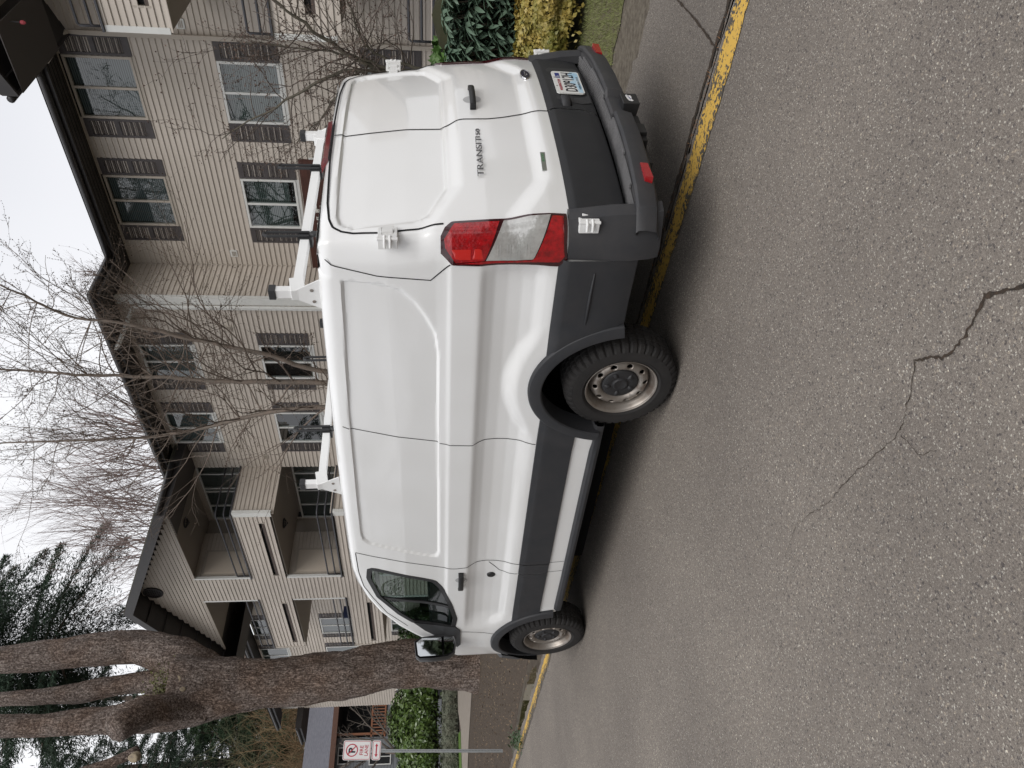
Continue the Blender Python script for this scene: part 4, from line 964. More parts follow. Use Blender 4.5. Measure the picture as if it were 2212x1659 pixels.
def gable(xr, yc, half, zr, ze_, xb, gutter=True):
    sl = (zr-ze_)/half
    for s in (-1, 1):
        ye = yc+s*half
        b = MB(); b.hexa([(xr, yc, zr-.06), (xb, yc, zr-.06), (xb, ye, ze_-.06), (xr, ye, ze_-.06), (xr, yc, zr+.02), (xb, yc, zr+.02), (xb, ye, ze_+.02), (xr, ye, ze_+.02)]); bb(b, 'roof_slope', shingle)
        b = MB(); b.hexa([(xr+.04, yc, zr-.20), (xb, yc, zr-.20), (xb, ye, ze_-.20), (xr+.04, ye, ze_-.20), (xr+.04, yc, zr-.19), (xb, yc, zr-.19), (xb, ye, ze_-.19), (xr+.04, ye, ze_-.19)]); bb(b, 'gable_soffit', dark)
        b = MB(); b.hexa([(xr-.02, yc, zr-.25), (xr+.03, yc, zr-.25), (xr+.03, ye, ze_-.25), (xr-.02, ye, ze_-.25), (xr-.02, yc, zr-.01), (xr+.03, yc, zr-.01), (xr+.03, ye, ze_-.01), (xr-.02, ye, ze_-.01)]); bb(b, 'rake_board', dark)
        b = MB()
        for q in np.linspace(.12, .95, 7):
            y = yc+s*half*q; z = zr-sl*half*q; b.hexa([(xr+.03, y-.03, z-.23), (xb if xb < 9 else xr+1.0, y-.03, z-.23), (xb if xb < 9 else xr+1.0, y+.03, z-.23-.0*s), (xr+.03, y+.03, z-.23), (xr+.03, y-.03, z-.19), (xr+1.0, y-.03, z-.19), (xr+1.0, y+.03, z-.19), (xr+.03, y+.03, z-.19)])
        bb(b, 'outlooker', dark, kind='stuff')
        b = MB(); b.box((xr+.02, min(ye, ye-s*.03), ze_-.25), (xb, max(ye, ye-s*.03), ze_)); bb(b, 'fascia', dark)
        if gutter: b = MB(); b.tube([(xr+.02, ye+s*.07, ze_-.09), (8.0 if xr < 7 else 9.25, ye+s*.07, ze_-.09)], .06, 10); bb(b, 'gutter', gut, smooth=True)
        b = MB(); yi = ye-s*1.0; b.box((xr+.1, min(ye, yi), ze_-.27), (9.2, max(ye, yi), ze_-.255)); bb(b, 'eave_soffit', soffd)
gable(6.5, 16.95, 4.75, 9.92, 7.93, 12.5)
gable(7.52, -1.9, 4.45, 9.75, 7.93, 12.5)
b = MB(); b.box((XC_+.01, 20.2, 8.07), (9.5, 20.72, 8.30)); b.box((XC_+.005, 20.70, 8.07), (9.5, 20.9, 8.25)); bb(b, 'corner_beam', dark)
b = MB(); b.box((XC_+.16, 13.3, 8.18), (10, 20.6, 8.3)); bb(b, 'attic_floor', soffd)
# peeled paint patches on the fascia
b = MB()
for i in range(26):
    y = random.choice([random.uniform(2.6, 6.8), random.uniform(3, 5), random.uniform(7, 13)]); x = 9.3 if y < 6.9 else 8.08; z = 8.20; n = 7
    r = random.uniform(.03, .09); c = [(x-.004, y+r*2.0*math.cos(a)*random.uniform(.5, 1.2), z+.022+r*.35*math.sin(a)*random.uniform(.3, 1)) for a in np.linspace(0, 2*math.pi, n+1)[:-1]]
    b.add(c, [list(range(n))])
bb(b, 'peeling_patch', peel, kind='stuff')
# downspouts
b = MB(); b.tube([(9.25, 2.85, 8.12), (9.3, 2.80, 7.98), (9.82, 2.50, 7.72), (9.82, 2.50, 7.5), (9.82, 2.50, 1.2)], .052, 4, ); bb(b, 'downspout', beiget)
b = MB(); b.tube([(8.03, 8.3, 8.10), (8.05, 8.2, 8.0), (8.60, 7.66, 7.72), (8.61, 7.64, 7.5), (8.61, 7.64, 1.5)], .045, 4); bb(b, 'downspout', trimw)
b = MB(); b.tube([(9.22, 2.75, 8.16), (9.15, 3.0, 8.13)], .075, 8); bb(b, 'gutter_outlet', gut)
# brown name board behind the rack
tb = thing('name_board', 'brown wooden name board with white letters and a wagon wheel under the windows', 'sign', M=BM)
brown = mat('board_brown', (.085, .028, .018), .7, color2=(.05, .018, .012), scale=8, stretch=(1, .3, 3))
b = MB(); b.box((9.84, 4.82, 3.05), (9.884, 7.49, 4.14)); b.build('board', brown, tb, world=False)
ltm = mat('board_letter', (.65, .63, .58), .6)
for c_, y in zip('TOWNE', (6.73, 6.52, 6.31, 6.10, 5.92)): text(c_, 'letter', ltm, tb, frame((9.838, y, 3.80), (0, -1, 0), (0, 0, 1)), None, .24, .01, world=False, bold=.01)
b = MB(); cw = (9.83, 7.08, 3.72); b.tube([(cw[0], cw[1]+.2*math.cos(a), cw[2]+.2*math.sin(a)) for a in np.linspace(0, 2*math.pi, 25)], .018, 5)
for q in range(12): a = q*math.pi/6; b.tube([(cw[0], cw[1], cw[2]), (cw[0], cw[1]+.2*math.cos(a), cw[2]+.2*math.sin(a))], .008, 4)
b.build('wagon_wheel', ltm, tb, world=False)
# small flowerpot hanging ornament at the right hand gable
orn = thing('hanging_ornament', 'small pink and green hanging ornament under the dark gable eave at top right', 'ornament', M=BM)
p0 = at(42, 48, 0, 8.0); b = MB(); b.tube([tuple(p0+Vector((0, 0, .5))), tuple(p0)], .006, 4); b.build('cord', railm, orn)
b = MB(); b.lathe([(0, .01), (.03, .03), (.07, .028), (.09, 0)], 10, tuple(p0-Vector((0, 0, .09))), 'z'); b.build('pot', mat('orn_pink', (.5, .08, .10), .6), orn)
# potted things on the ground-floor: chair on the far balcony
ch = thing('folding_chair', 'folding chair with blue cushion on the far middle balcony', 'chair', M=BM)
b = MB(); x, y, z = 7.75, 19.4, 3.05; b.box((x-.2, y-.2, z+.42), (x+.2, y+.2, z+.46)); b.build('seat', mat('chair_blue', (.02, .03, .08), .7), ch, world=False)
b = MB(); b.box((x-.2, y+.16, z+.5), (x+.2, y+.2, z+1.25)); b.build('backrest', MATS['chair_blue'], ch, world=False)
for i in (-1, 1):
    for j in (-1, 1): b = MB(); b.tube([(x+.18*i, y+.18*j, z), (x+.18*i, y+.18*j, z+.44)], .012, 6); b.build('leg', railm, ch, world=False)
# ================================================================== GROUND
def asphalt(name, base, warm, sp=1.0):
    m = mat(name, base, .88, spec=.3); t, p = nodes(m); N = t.nodes.new; Lk = t.links.new
    tc = N('ShaderNodeTexCoord')
    def vor(s, feat='F1'):
        v = N('ShaderNodeTexVoronoi'); v.inputs['Scale'].default_value = s; v.feature = feat; Lk(tc.outputs['Object'], v.inputs['Vector']); return v
    v1 = vor(215); v2 = vor(150); v3 = vor(480)
    def ramp(src, els):
        r = N('ShaderNodeValToRGB'); cr = r.color_ramp
        while len(cr.elements) < len(els): cr.elements.new(.5)
        for e, (q, c) in zip(cr.elements, els): e.position = q; e.color = (*c, 1)
        Lk(src, r.inputs[0]); return r
    def sepx(v): s_ = N('ShaderNodeSeparateColor'); Lk(v.outputs['Color'], s_.inputs[0]); return s_.outputs[0]
    b0 = np.array(base)
    r1 = ramp(sepx(v1), [(0, tuple(b0*.55)), (.25, tuple(b0*.9)), (.70, tuple(b0*1.08)), (.92, tuple(b0*1.35)), (.965, (.42*sp, .40*sp, .36*sp)), (1, (.66*sp, .63*sp, .56*sp))])
    r3 = ramp(sepx(v3), [(0, tuple(b0*.5)), (.5, tuple(b0)), (.93, tuple(b0*1.5)), (1, (.5*sp, .48*sp, .43*sp))])
    mx1 = N('ShaderNodeMix'); mx1.data_type = 'RGBA'; mx1.inputs[0].default_value = .42; Lk(r1.outputs[0], mx1.inputs[6]); Lk(r3.outputs[0], mx1.inputs[7])
    # occasional big dark and light stones
    r2 = ramp(sepx(v2), [(0, (.35, .35, .40)), (.06, (.6, .61, .66)), (.09, (1, 1, 1)), (.97, (1, 1, 1)), (.985, (1.7, 1.66, 1.55))])
    mul = N('ShaderNodeMix'); mul.data_type = 'RGBA'; mul.blend_type = 'MULTIPLY'; mul.inputs[0].default_value = .8; Lk(mx1.outputs[2], mul.inputs[6]); Lk(r2.outputs[0], mul.inputs[7])
    n = N('ShaderNodeTexNoise'); n.inputs['Scale'].default_value = .9; n.inputs['Detail'].default_value = 5; Lk(tc.outputs['Object'], n.inputs[0])
    rn = ramp(n.outputs[0], [(.3, (.86, .85, .84)), (.7, (1.12, 1.11, 1.08))])
    mul2 = N('ShaderNodeMix'); mul2.data_type = 'RGBA'; mul2.blend_type = 'MULTIPLY'; mul2.inputs[0].default_value = 1; Lk(mul.outputs[2], mul2.inputs[6]); Lk(rn.outputs[0], mul2.inputs[7])
    Lk(mul2.outputs[2], p.inputs['Base Color'])
    bu = N('ShaderNodeBump'); bu.inputs['Strength'].default_value = .6; bu.inputs['Distance'].default_value = .004; Lk(v1.outputs['Distance'], bu.inputs['Height']); Lk(bu.outputs[0], p.inputs['Normal'])
    return m
roadm = asphalt('road_asphalt', (.178, .157, .139), True); pathm = asphalt('path_asphalt', (.155, .138, .124), True, .8)
soil = mat('soil', (.050, .036, .028), .95, color2=(.095, .078, .060), scale=14, bump=.6, bscale=40, thr=(.4, .75))
mulch = mat('mulch', (.045, .031, .020), .95, color2=(.105, .076, .052), scale=60, bump=.9, bscale=120, thr=(.42, .7))
def jag(pts, amp, step=.12):
    p = resample(pts, step); p = p.copy(); p[:, 0] += rng.normal(0, amp, len(p)); p[:, 1] += rng.normal(0, amp, len(p)); return p
def sheet(name, poly, z, m, kind='structure'):
    b = MB(); b.add([(x, y, z) for x, y in poly], [list(range(len(poly)))]); return tag(b.build(name, m), kind=kind)
sheet('ground', [(-300, -300), (300, -300), (300, 300), (-300, 300)], -.03, soil)
e1 = jag([(-.06, -12), (-.08, -1.9), (-.07, .0), (-.10, 5), (-.12, 14)], .012, .06)
sheet('road', [(-14, -12)]+[tuple(q) for q in e1]+[(-.12, 60), (-14, 60)], 0, roadm)
pr = jag([(1.48, -9), (1.47, -1.2), (1.62, -.3), (1.6, 2), (1.45, 4.2)], .025, .08)
sheet('path', [(-.052, -9)]+[tuple(q) for q in pr]+[(.9, 4.6), (-.052, 4.9)], -.004, pathm)
# expansion joint and gap
groove = mat('joint_dirt', (.018, .014, .010), .95, color2=(.05, .032, .02), scale=60, bump=.6, bscale=90)
def crack(name, pts, w, z, step=.03, jit=.006):
    p = resample(pts, step); T = np.gradient(p, axis=0); T /= np.hypot(*T.T)[:, None]; N = np.stack([-T[:, 1], T[:, 0]], 1)
    off = np.cumsum(rng.normal(0, jit, len(p))); off -= np.linspace(off[0], off[-1], len(p)); off += rng.normal(0, jit*.7, len(p))
    p = p+N*off[:, None]; ww = np.interp(np.linspace(0, 1, len(p)), np.linspace(0, 1, len(w)), w)*rng.uniform(.35, 1.5, len(p))
    b = MB(); b.grid([[(q[0]+n[0]*s*k, q[1]+n[1]*s*k, z) for s, k in ((-1, a), (1, a*rng.uniform(.5, 1.3)))] for q, n, a in zip(p, N, ww)]); return tag(b.build(name, groove), kind='structure')
crack('kerb_gap', [(-.055, -8), (-.06, -1.9), (-.05, -1), (-.06, 5)], [.012, .019, .012], .004, .03, .0025)
crack('path_joint', [(-.06, -1.64), (.4, -1.62), (.82, -1.58), (1.5, -1.50)], [.006, .007, .006], .002, .03, .002)
crack('road_crack', [(-2.62, -2.25), (-2.58, -2.10), (-2.49, -1.99), (-2.52, -1.78), (-2.43, -1.66)], [.004, .007, .005, .0028], .003, .012, .003)
crack('road_crack', [(-2.43, -1.66), (-2.50, -1.55), (-2.56, -1.45), (-2.52, -1.2), (-2.46, -.95), (-2.40, -.7), (-2.44, -.5)], [.0020, .0014, .0010, .0006], .003, .012, .003)
crack('road_crack', [(-2.56, -1.45), (-2.66, -1.47), (-2.70, -1.55)], [.0012, .0007], .003, .012, .003)
# yellow line, worn
yel = mat('yellow_paint', (.62, .36, .045), .8, spec=.2); t, p = nodes(yel); N = t.nodes.new
tc = N('ShaderNodeTexCoord'); v = N('ShaderNodeTexNoise'); v.inputs['Scale'].default_value = 42; v.inputs['Detail'].default_value = 5; v.inputs['Roughness'].default_value = .7
big = N('ShaderNodeTexNoise'); big.inputs['Scale'].default_value = 5; big.inputs['Detail'].default_value = 3
sx = N('ShaderNodeSeparateXYZ'); t.links.new(tc.outputs['Object'], sx.inputs[0])
md = N('ShaderNodeMath'); md.operation = 'ADD'; md.inputs[1].default_value = .21      # |x+0.21|
ab = N('ShaderNodeMath'); ab.operation = 'ABSOLUTE'; t.links.new(sx.outputs[0], md.inputs[0]); t.links.new(md.outputs[0], ab.inputs[0])
k1 = N('ShaderNodeMath'); k1.operation = 'MULTIPLY_ADD'; k1.inputs[1].default_value = -1.3; k1.inputs[2].default_value = .14; t.links.new(ab.outputs[0], k1.inputs[0])
a1 = N('ShaderNodeMath'); a1.operation = 'ADD'; a2 = N('ShaderNodeMath'); a2.operation = 'MULTIPLY_ADD'; a2.inputs[1].default_value = .35
t.links.new(big.outputs[0], a2.inputs[0]); t.links.new(v.outputs[0], a2.inputs[2]); t.links.new(a2.outputs[0], a1.inputs[0]); t.links.new(k1.outputs[0], a1.inputs[1])
rp = N('ShaderNodeValToRGB'); rp.color_ramp.elements[0].position = .715; rp.color_ramp.elements[1].position = .735; rp.color_ramp.elements[0].color = (.085, .078, .068, 1); rp.color_ramp.elements[1].color = (.60, .38, .085, 1)
for q in (v, big): t.links.new(tc.outputs['Object'], q.inputs[0])
t.links.new(a1.outputs[0], rp.inputs[0]); t.links.new(rp.outputs[0], p.inputs['Base Color'])
L1 = jag([(-.100, -8), (-.105, -1.9), (-.12, -1.1), (-.10, 0), (-.20, 5.1), (-.24, 9.3), (-.4, 20)], .006, .05); L2 = jag([(-.28, -8), (-.285, -1.97), (-.31, -1.2), (-.28, 0), (-.36, 5), (-.40, 9), (-.56, 20)], .006, .05)
b = MB(); b.add([(x, y, .004) for x, y in L1]+[(x, y, .004) for x, y in L2[::-1]], [list(range(len(L1)+len(L2)))]); tag(b.build('painted_line', yel), kind='structure')
# verge in front: mulch with puddle and a muddy wet rim
sheet('mulch_bed', [(-.13, 4.7), (1.3, 4.4), (1.7, 4.0), (6.5, 4.0), (7.5, 14), (5.2, 17.2), (2.6, 20), (-.5, 20), (-.3, 9)], -.010, mulch)
mud = mat('wet_mud', (.10, .085, .065), .35, color2=(.05, .038, .028), scale=9, bump=.4, bscale=30)
sheet('mud_rim', [tuple(q) for q in jag([(-.14, 4.9), (.3, 5.0), (.40, 6.0), (.30, 7.6), (.10, 9.2), (-.2, 9.4), (-.14, 4.9)], .03, .15)], -.006, mud)
sheet('puddle', [tuple(q) for q in jag([(-.17, 6.3), (.02, 6.2), (.16, 6.7), (.15, 7.6), (.03, 8.4), (-.20, 8.6), (-.17, 6.3)], .012, .1)], -.003, mat('puddle_water', (.045, .042, .015), .03, spec=.6))
# muddy strip and moss right of the path
sheet('muddy_strip', [tuple(q) for q in jag([(1.40, -9), (1.40, 4.3), (2.2, 4.3), (2.25, -.4), (2.35, -1.2), (2.35, -9)], .03, .1)], -.014, mat('mud_strip', (.075, .060, .045), .7, color2=(.15, .13, .10), scale=18, bump=1.0, bscale=35))
walk = mat('concrete_walk', (.30, .26, .22), .85, var=.2, scale=5)
sheet('walkway', [(2.85, 19.9), (3.45, 19.0), (4.4, 16.6), (8.8, 16.9), (9.4, 26), (7.0, 25), (5.0, 22.5), (3.3, 23.3)], .0, walk)
sheet('walkway', [(.9, 15.0), (1.6, 15.6), (2.6, 19.2), (1.8, 19.6)], .002, walk)
lawnm = mat('lawn_green', (.06, .12, .012), .9, color2=(.09, .17, .02), scale=30, bump=.5, bscale=80)
sheet('lawn', [(3.2, 22.2), (5.0, 22.6), (5.5, 24.5), (2.5, 26)], .010, lawnm)

# ================================================================== foliage helpers
def leaves(b, C, nrm, size, asp=.45, spread=1.0, fold=0):
    """many leaf quads: centres C (n,3), normal hints nrm (n,3)"""
    n = len(C); r = rng.normal(0, 1, (n, 3)); d = nrm+r*spread; d /= np.linalg.norm(d, axis=1)[:, None]+1e-9
    q = rng.normal(0, 1, (n, 3)); x = np.cross(d, q); x /= np.linalg.norm(x, axis=1)[:, None]+1e-9; y = np.cross(d, x)
    s = size*rng.uniform(.6, 1.3, n)[:, None]; a = asp
    P = np.stack([C-x*s, C-y*s*a+x*s*.1, C+x*s, C+y*s*a+x*s*.1], 1); b.addq(P)
def leafmat(name, c, c2, rough=.5, scale=3, spec=.4):
    m = mat(name, c, rough, color2=c2, scale=scale, spec=spec, thr=(.3, .7), detail=6); t, p = nodes(m)
    return m
barkt = mat('twig_bark', (.125, .095, .075), .85, color2=(.17, .135, .11), scale=14); barkr = mat('twig_red', (.25, .19, .17), .85, color2=(.19, .14, .13), scale=6)
def unit(v): v = np.asarray(v, float); return v/(np.linalg.norm(v)+1e-9)
def grow(b, p, d, L, r, depth, gen, buds=None, gravity=0, wig=.18, kids=(3, 5), angle=.7, shrink=.62, nseg=7, tips=None):
    pts = [np.array(p, float)]; d = unit(d); rads = [r]
    for i in range(nseg):
        d = unit(d+rng.normal(0, wig, 3)/math.sqrt(nseg)*1.6+np.array([0, 0, gravity])*.12)
        pts.append(pts[-1]+d*L/nseg); rads.append(r*(1-.62*(i+1)/nseg))
    b.tube(pts, rads, 3 if r < .006 else 4 if r < .012 else 6, cap=False)
    if tips is not None: tips.append(pts[-1])
    if buds is not None and gen >= depth-1:
        for q in pts[1:]: buds.append(q+rng.normal(0, .004, 3))
    if gen < depth:
        for k in range(rng.integers(*kids)):
            t = rng.uniform(.18, .97); i = min(int(t*nseg), nseg-1); f_ = t*nseg-i; q = pts[i]*(1-f_)+pts[i+1]*f_
            ax = unit(np.cross(d, rng.normal(0, 1, 3))); dd = unit(d*math.cos(angle)+ax*math.sin(angle)*rng.uniform(.7, 1.3))
            grow(b, q, dd, L*shrink*rng.uniform(.6, 1.25)*(1.15-.5*t), max(rads[i]*.55, .0024), depth, gen+1, buds, gravity, wig, kids, angle, shrink, max(4, nseg-1), tips)
def budmesh(b, pts, s):
    C = np.array(pts); C = C[rng.random(len(C)) < .8]
    for ax in range(2):
        x = rng.normal(0, 1, (len(C), 3)); x /= np.linalg.norm(x, axis=1)[:, None]; y = np.cross(x, rng.normal(0, 1, (len(C), 3))); y /= np.linalg.norm(y, axis=1)[:, None]
        q = s*rng.uniform(.6, 1.4, len(C))[:, None]; b.addq(np.stack([C-x*q, C-y*q, C+x*q, C+y*q], 1))

# -------- bare tree in front of the middle of the building (three stems)
ct = thing('bare_tree', 'leafless tree with three slender reddish stems and budded twigs just behind the van', 'tree', tuple(at(760, 850, 0, 6.6)-Vector((0, 0, 3.2))))
stems = [[(1000, 815), (760, 815), (640, 790), (594, 769), (520, 755), (400, 730), (293, 705), (220, 690), (150, 688), (60, 640), (-40, 600)],
         [(1000, 830), (760, 830), (700, 826), (594, 826), (470, 823), (368, 816), (240, 812), (120, 806), (0, 797), (-80, 790)],
         [(1000, 850), (760, 872), (700, 880), (620, 884), (542, 898), (440, 925), (378, 936), (330, 945), (200, 950), (80, 955), (-40, 958)]]
sx_ = [6.6, 6.7, 6.4]; srad = [.062, .068, .060]
b = MB(); bt = MB(); buds = []
for st, X, r0 in zip(stems, sx_, srad):
    P = np.array([tuple(at(*q, 0, X+.0004*(1000-q[0])*0)) for q in st]); n = 40
    d = np.r_[0, np.cumsum(np.linalg.norm(np.diff(P, axis=0), axis=1))]; tt = np.linspace(0, d[-1], n); P = np.stack([np.interp(tt, d, P[:, k]) for k in range(3)], 1)
    P[1:-1] = (P[:-2]+2*P[1:-1]+P[2:])/4; P[1:-1, :] += rng.normal(0, .008, (n-2, 3)); rad = r0*(1-.80*np.linspace(0, 1, n)**1.1)
    b.tube(P, rad, 8)
    for k in range(10, n-1):
        for q in range(rng.integers(1, 5)):
            if rng.random() < np.interp(k, [10, 22], [.82, .12]): continue
            D = unit(P[k]-P[k-1]); side_ = rng.choice([-1, 1]); lat = unit(np.array([rng.normal(0, .45), side_*1.0, 0])+rng.normal(0, .25, 3)); up = rng.uniform(.25, .9)
            dd = unit(D*up+lat*rng.uniform(.5, 1.0)); LL = rng.uniform(.9, 3.1)*(1.15-.4*k/n)
            grow(bt, P[k], dd, LL, rad[k]*.34+.002, 3, 1, buds, .22, .26, (4, 7), .62, .55, 8)
b.build('stem', mat('stem_bark', (.19, .145, .115), .75, color2=(.13, .11, .09), scale=10, bump=.3, bscale=30), ct, smooth=True)
bt.build('crown', barkt, ct)
bq = MB(); budmesh(bq, buds, .009); bq.build('bud', mat('bud_brown', (.085, .055, .035), .8), ct, kind='stuff')
# -------- small spring tree close to the right of the van
ct = thing('bare_tree', 'small leafless tree with dense purple brown buds in front of the right hand balconies', 'tree', tuple(at(800, 180, 0, 5.0)-Vector((0, 0, 2.2))))
b = MB(); bt = MB(); buds = []; X = 5.0
for st, r0 in (([(1000, 170), (860, 160), (790, 140), (720, 95), (650, 45), (600, 10), (540, -40)], .045), ([(1000, 165), (830, 150), (750, 155), (690, 175), (620, 215), (560, 250), (480, 300)], .032), ([(1000, 172), (840, 160), (770, 180), (720, 215), (690, 260), (640, 310)], .028), ([(1000, 165), (840, 135), (790, 100), (770, 60), (760, 20), (740, -30)], .026), ([(1000, 168), (830, 145), (760, 120), (690, 110), (610, 100), (520, 90)], .026)):
    P = np.array([tuple(at(*q, 0, X)) for q in st]); n = 24; d = np.r_[0, np.cumsum(np.linalg.norm(np.diff(P, axis=0), axis=1))]; tt = np.linspace(0, d[-1], n); P = np.stack([np.interp(tt, d, P[:, k]) for k in range(3)], 1)
    P[1:-1] += rng.normal(0, .012, (n-2, 3)); rad = r0*(1-.8*np.linspace(0, 1, n)); b.tube(P, rad, 7)
    for k in range(8, n-1):
        for q in range(2):
            if rng.random() < .3: continue
            D = unit(P[k]-P[k-1]); dd = unit(D*.8+rng.normal(0, .8, 3)); grow(bt, P[k], dd, rng.uniform(.5, 1.05), rad[k]*.35+.0025, 3, 1, buds, .15, .3, (3, 6), .7, .55, 6)
b.build('stem', mat('stem_grey', (.11, .095, .07), .85, color2=(.06, .055, .04), scale=12), ct, smooth=True); bt.build('crown', mat('twig_purple', (.10, .078, .065), .85), ct)
buds = buds[::2]; bq = MB(); budmesh(bq, buds, .009); bq.build('bud', mat('bud_purple', (.13, .085, .065), .8), ct, kind='stuff')
# -------- distant bare birches over the roof
for i, (dx, dy, h, lab) in enumerate(((330, 930, 9.5, 'pale reddish bare tree rising behind the roof, nearest the roof step'), (330, 1010, 11, 'tall pale reddish bare tree behind the middle of the roof'), (330, 1110, 12.5, 'wide pale reddish bare tree behind the roof near the gable'), (345, 1180, 10, 'thin bare tree beyond the gable peak'), (250, 600, 5.5, 'fine bare treetop peeking over the eave step'))):
    base = atd(dx+90, dy, 42); t_ = thing('bare_tree', lab, 'tree', (base.x, base.y, 0), group='bare trees behind the apartment building')
    b = MB(); b.tube([(base.x, base.y, 0), (base.x, base.y, base.z+1)], [.2, .10], 6); bt = MB()
    for k in range(26 if h > 6 else 14):
        p0 = np.array([base.x+rng.normal(0, .4), base.y+rng.normal(0, .4), base.z+rng.uniform(-1, h*.35)])
        grow(bt, p0, unit(np.array([rng.normal(0, .45), rng.normal(0, .45), 1.3])), h*rng.uniform(.35, .62), .03, 3, 1, None, .5, .12, (5, 9), .5, .5, 5)
    b.build('trunk', barkr, t_); bt.build('crown', barkr, t_)

# ================================================================== the big old tree with four limbs
bark = mat('old_bark', (.105, .072, .055), .92, spec=.2); t, p = nodes(bark); N = t.nodes.new; Lk = t.links.new
tc = N('ShaderNodeTexCoord'); mp = N('ShaderNodeMapping'); mp.inputs['Scale'].default_value = (1, 1, .20); Lk(tc.outputs['Object'], mp.inputs[0])
v = N('ShaderNodeTexVoronoi'); v.inputs['Scale'].default_value = 12; v.feature = 'DISTANCE_TO_EDGE'
wn = N('ShaderNodeTexNoise'); wn.inputs['Scale'].default_value = 7; wn.inputs['Detail'].default_value = 6; Lk(mp.outputs[0], wn.inputs[0])
ad = N('ShaderNodeMix'); ad.data_type = 'RGBA'; ad.blend_type = 'LINEAR_LIGHT'; ad.inputs[0].default_value = .18; Lk(mp.outputs[0], ad.inputs[6]); Lk(wn.outputs['Color'], ad.inputs[7]); Lk(ad.outputs[2], v.inputs['Vector'])
fn = N('ShaderNodeTexNoise'); fn.inputs['Scale'].default_value = 22; fn.inputs['Detail'].default_value = 8; fn.inputs['Roughness'].default_value = .75; Lk(tc.outputs['Object'], fn.inputs[0])
rr_ = N('ShaderNodeValToRGB'); cr = rr_.color_ramp; cr.elements[0].position = .36; cr.elements[0].color = (.058, .044, .038, 1); cr.elements[1].position = .62; cr.elements[1].color = (.40, .345, .305, 1); e_ = cr.elements.new(.5); e_.color = (.195, .162, .142, 1); Lk(fn.outputs[0], rr_.inputs[0])
rv = N('ShaderNodeValToRGB'); rv.color_ramp.elements[0].position = .0; rv.color_ramp.elements[0].color = (.35, .30, .28, 1); rv.color_ramp.elements[1].position = .16; rv.color_ramp.elements[1].color = (1, 1, 1, 1); Lk(v.outputs['Distance'], rv.inputs[0])
ml_ = N('ShaderNodeMix'); ml_.data_type = 'RGBA'; ml_.blend_type = 'MULTIPLY'; ml_.inputs[0].default_value = .8; Lk(rr_.outputs[0], ml_.inputs[6]); Lk(rv.outputs[0], ml_.inputs[7])
bn = N('ShaderNodeTexNoise'); bn.inputs['Scale'].default_value = 1.3; Lk(tc.outputs['Object'], bn.inputs[0]); rb = N('ShaderNodeValToRGB'); rb.color_ramp.elements[0].position = .4; rb.color_ramp.elements[1].position = .65; rb.color_ramp.elements[0].color = (1.15, 1.12, 1.12, 1); rb.color_ramp.elements[1].color = (1.0, .82, .70, 1); Lk(bn.outputs[0], rb.inputs[0])
m2 = N('ShaderNodeMix'); m2.data_type = 'RGBA'; m2.blend_type = 'MULTIPLY'; m2.inputs[0].default_value = .7; Lk(ml_.outputs[2], m2.inputs[6]); Lk(rb.outputs[0], m2.inputs[7]); Lk(m2.outputs[2], p.inputs['Base Color'])
hs_ = N('ShaderNodeMath'); hs_.operation = 'MULTIPLY_ADD'; hs_.inputs[1].default_value = 1.2; Lk(v.outputs['Distance'], hs_.inputs[0]); Lk(fn.outputs[0], hs_.inputs[2])
bu = N('ShaderNodeBump'); bu.inputs['Strength'].default_value = 1.0; bu.inputs['Distance'].default_value = .06; Lk(hs_.outputs[0], bu.inputs['Height']); Lk(bu.outputs[0], p.inputs['Normal'])
TY = 15.0
bt_ = thing('old_tree', 'huge rough barked tree that forks into several tall limbs beside the van front', 'tree', tuple(at(1032, 1445, 2, 0)))
def limb(name, pts, par, yy=TY, n=60, ns=40, rough=.035, dy=None, extend=None):
    """pts: (dx, dy_top, dy_bottom) silhouettes in the photograph, taken on the plane y=TY"""
    A = np.array([tuple(at(q[0], q[1], 1, yy)) for q in pts]); Bq = np.array([tuple(at(q[0], q[2], 1, yy)) for q in pts])
    C = (A+Bq)/2; R = np.linalg.norm(A-Bq, axis=1)/2*.93
    if dy is not None: C[:, 1] += np.array(dy)
    d = np.r_[0, np.cumsum(np.linalg.norm(np.diff(C, axis=0), axis=1))]; tt = np.linspace(0, d[-1], n)
    C2 = np.stack([np.interp(tt, d, C[:, k]) for k in range(3)], 1); R2 = np.interp(tt, d, R)
    for _ in range(3): C2[1:-1] = (C2[:-2]+2*C2[1:-1]+C2[2:])/4; R2[1:-1] = (R2[:-2]+2*R2[1:-1]+R2[2:])/4
    T = np.gradient(C2, axis=0); T /= np.linalg.norm(T, axis=1)[:, None]; rows_ = []; a = np.linspace(0, 2*math.pi, ns, endpoint=False)
    for c, tt_, r in zip(C2, T, R2):
        x = np.cross(tt_, [0, 1, 0]); x /= np.linalg.norm(x); y = np.cross(tt_, x); row = []
        for q in a:
            dirv = x*math.cos(q)+y*math.sin(q); P0 = c+dirv*r
            k = mnoise.fractal(Vector(P0*np.array([1.6, 1.6, .8])), 1.0, 2.0, 4)*rough*1.8+mnoise.noise(Vector((q*3.2, c[2]*.35, 3)))*rough*1.2
            k += rough*.35*mnoise.noise(Vector(P0*9)); row.append(c+dirv*(r+k))
        rows_.append(row)
    b = MB(); b.grid(rows_, wrap=True); b.f.append(list(range(ns))[::-1]); b.f.append([(n-1)*ns+i for i in range(ns)]); return b.build(name, bark, par, smooth=True)
trk = [(1045, 1375, 1505), (1030, 1398, 1492), (1000, 1402, 1490), (940, 1392, 1488), (905, 1386, 1487), (860, 1388, 1492), (800, 1398, 1498), (740, 1404, 1512), (690, 1408, 1520), (640, 1415, 1524), (580, 1424, 1530), (520, 1424, 1540), (470, 1420, 1550), (420, 1415, 1562), (380, 1412, 1570)]
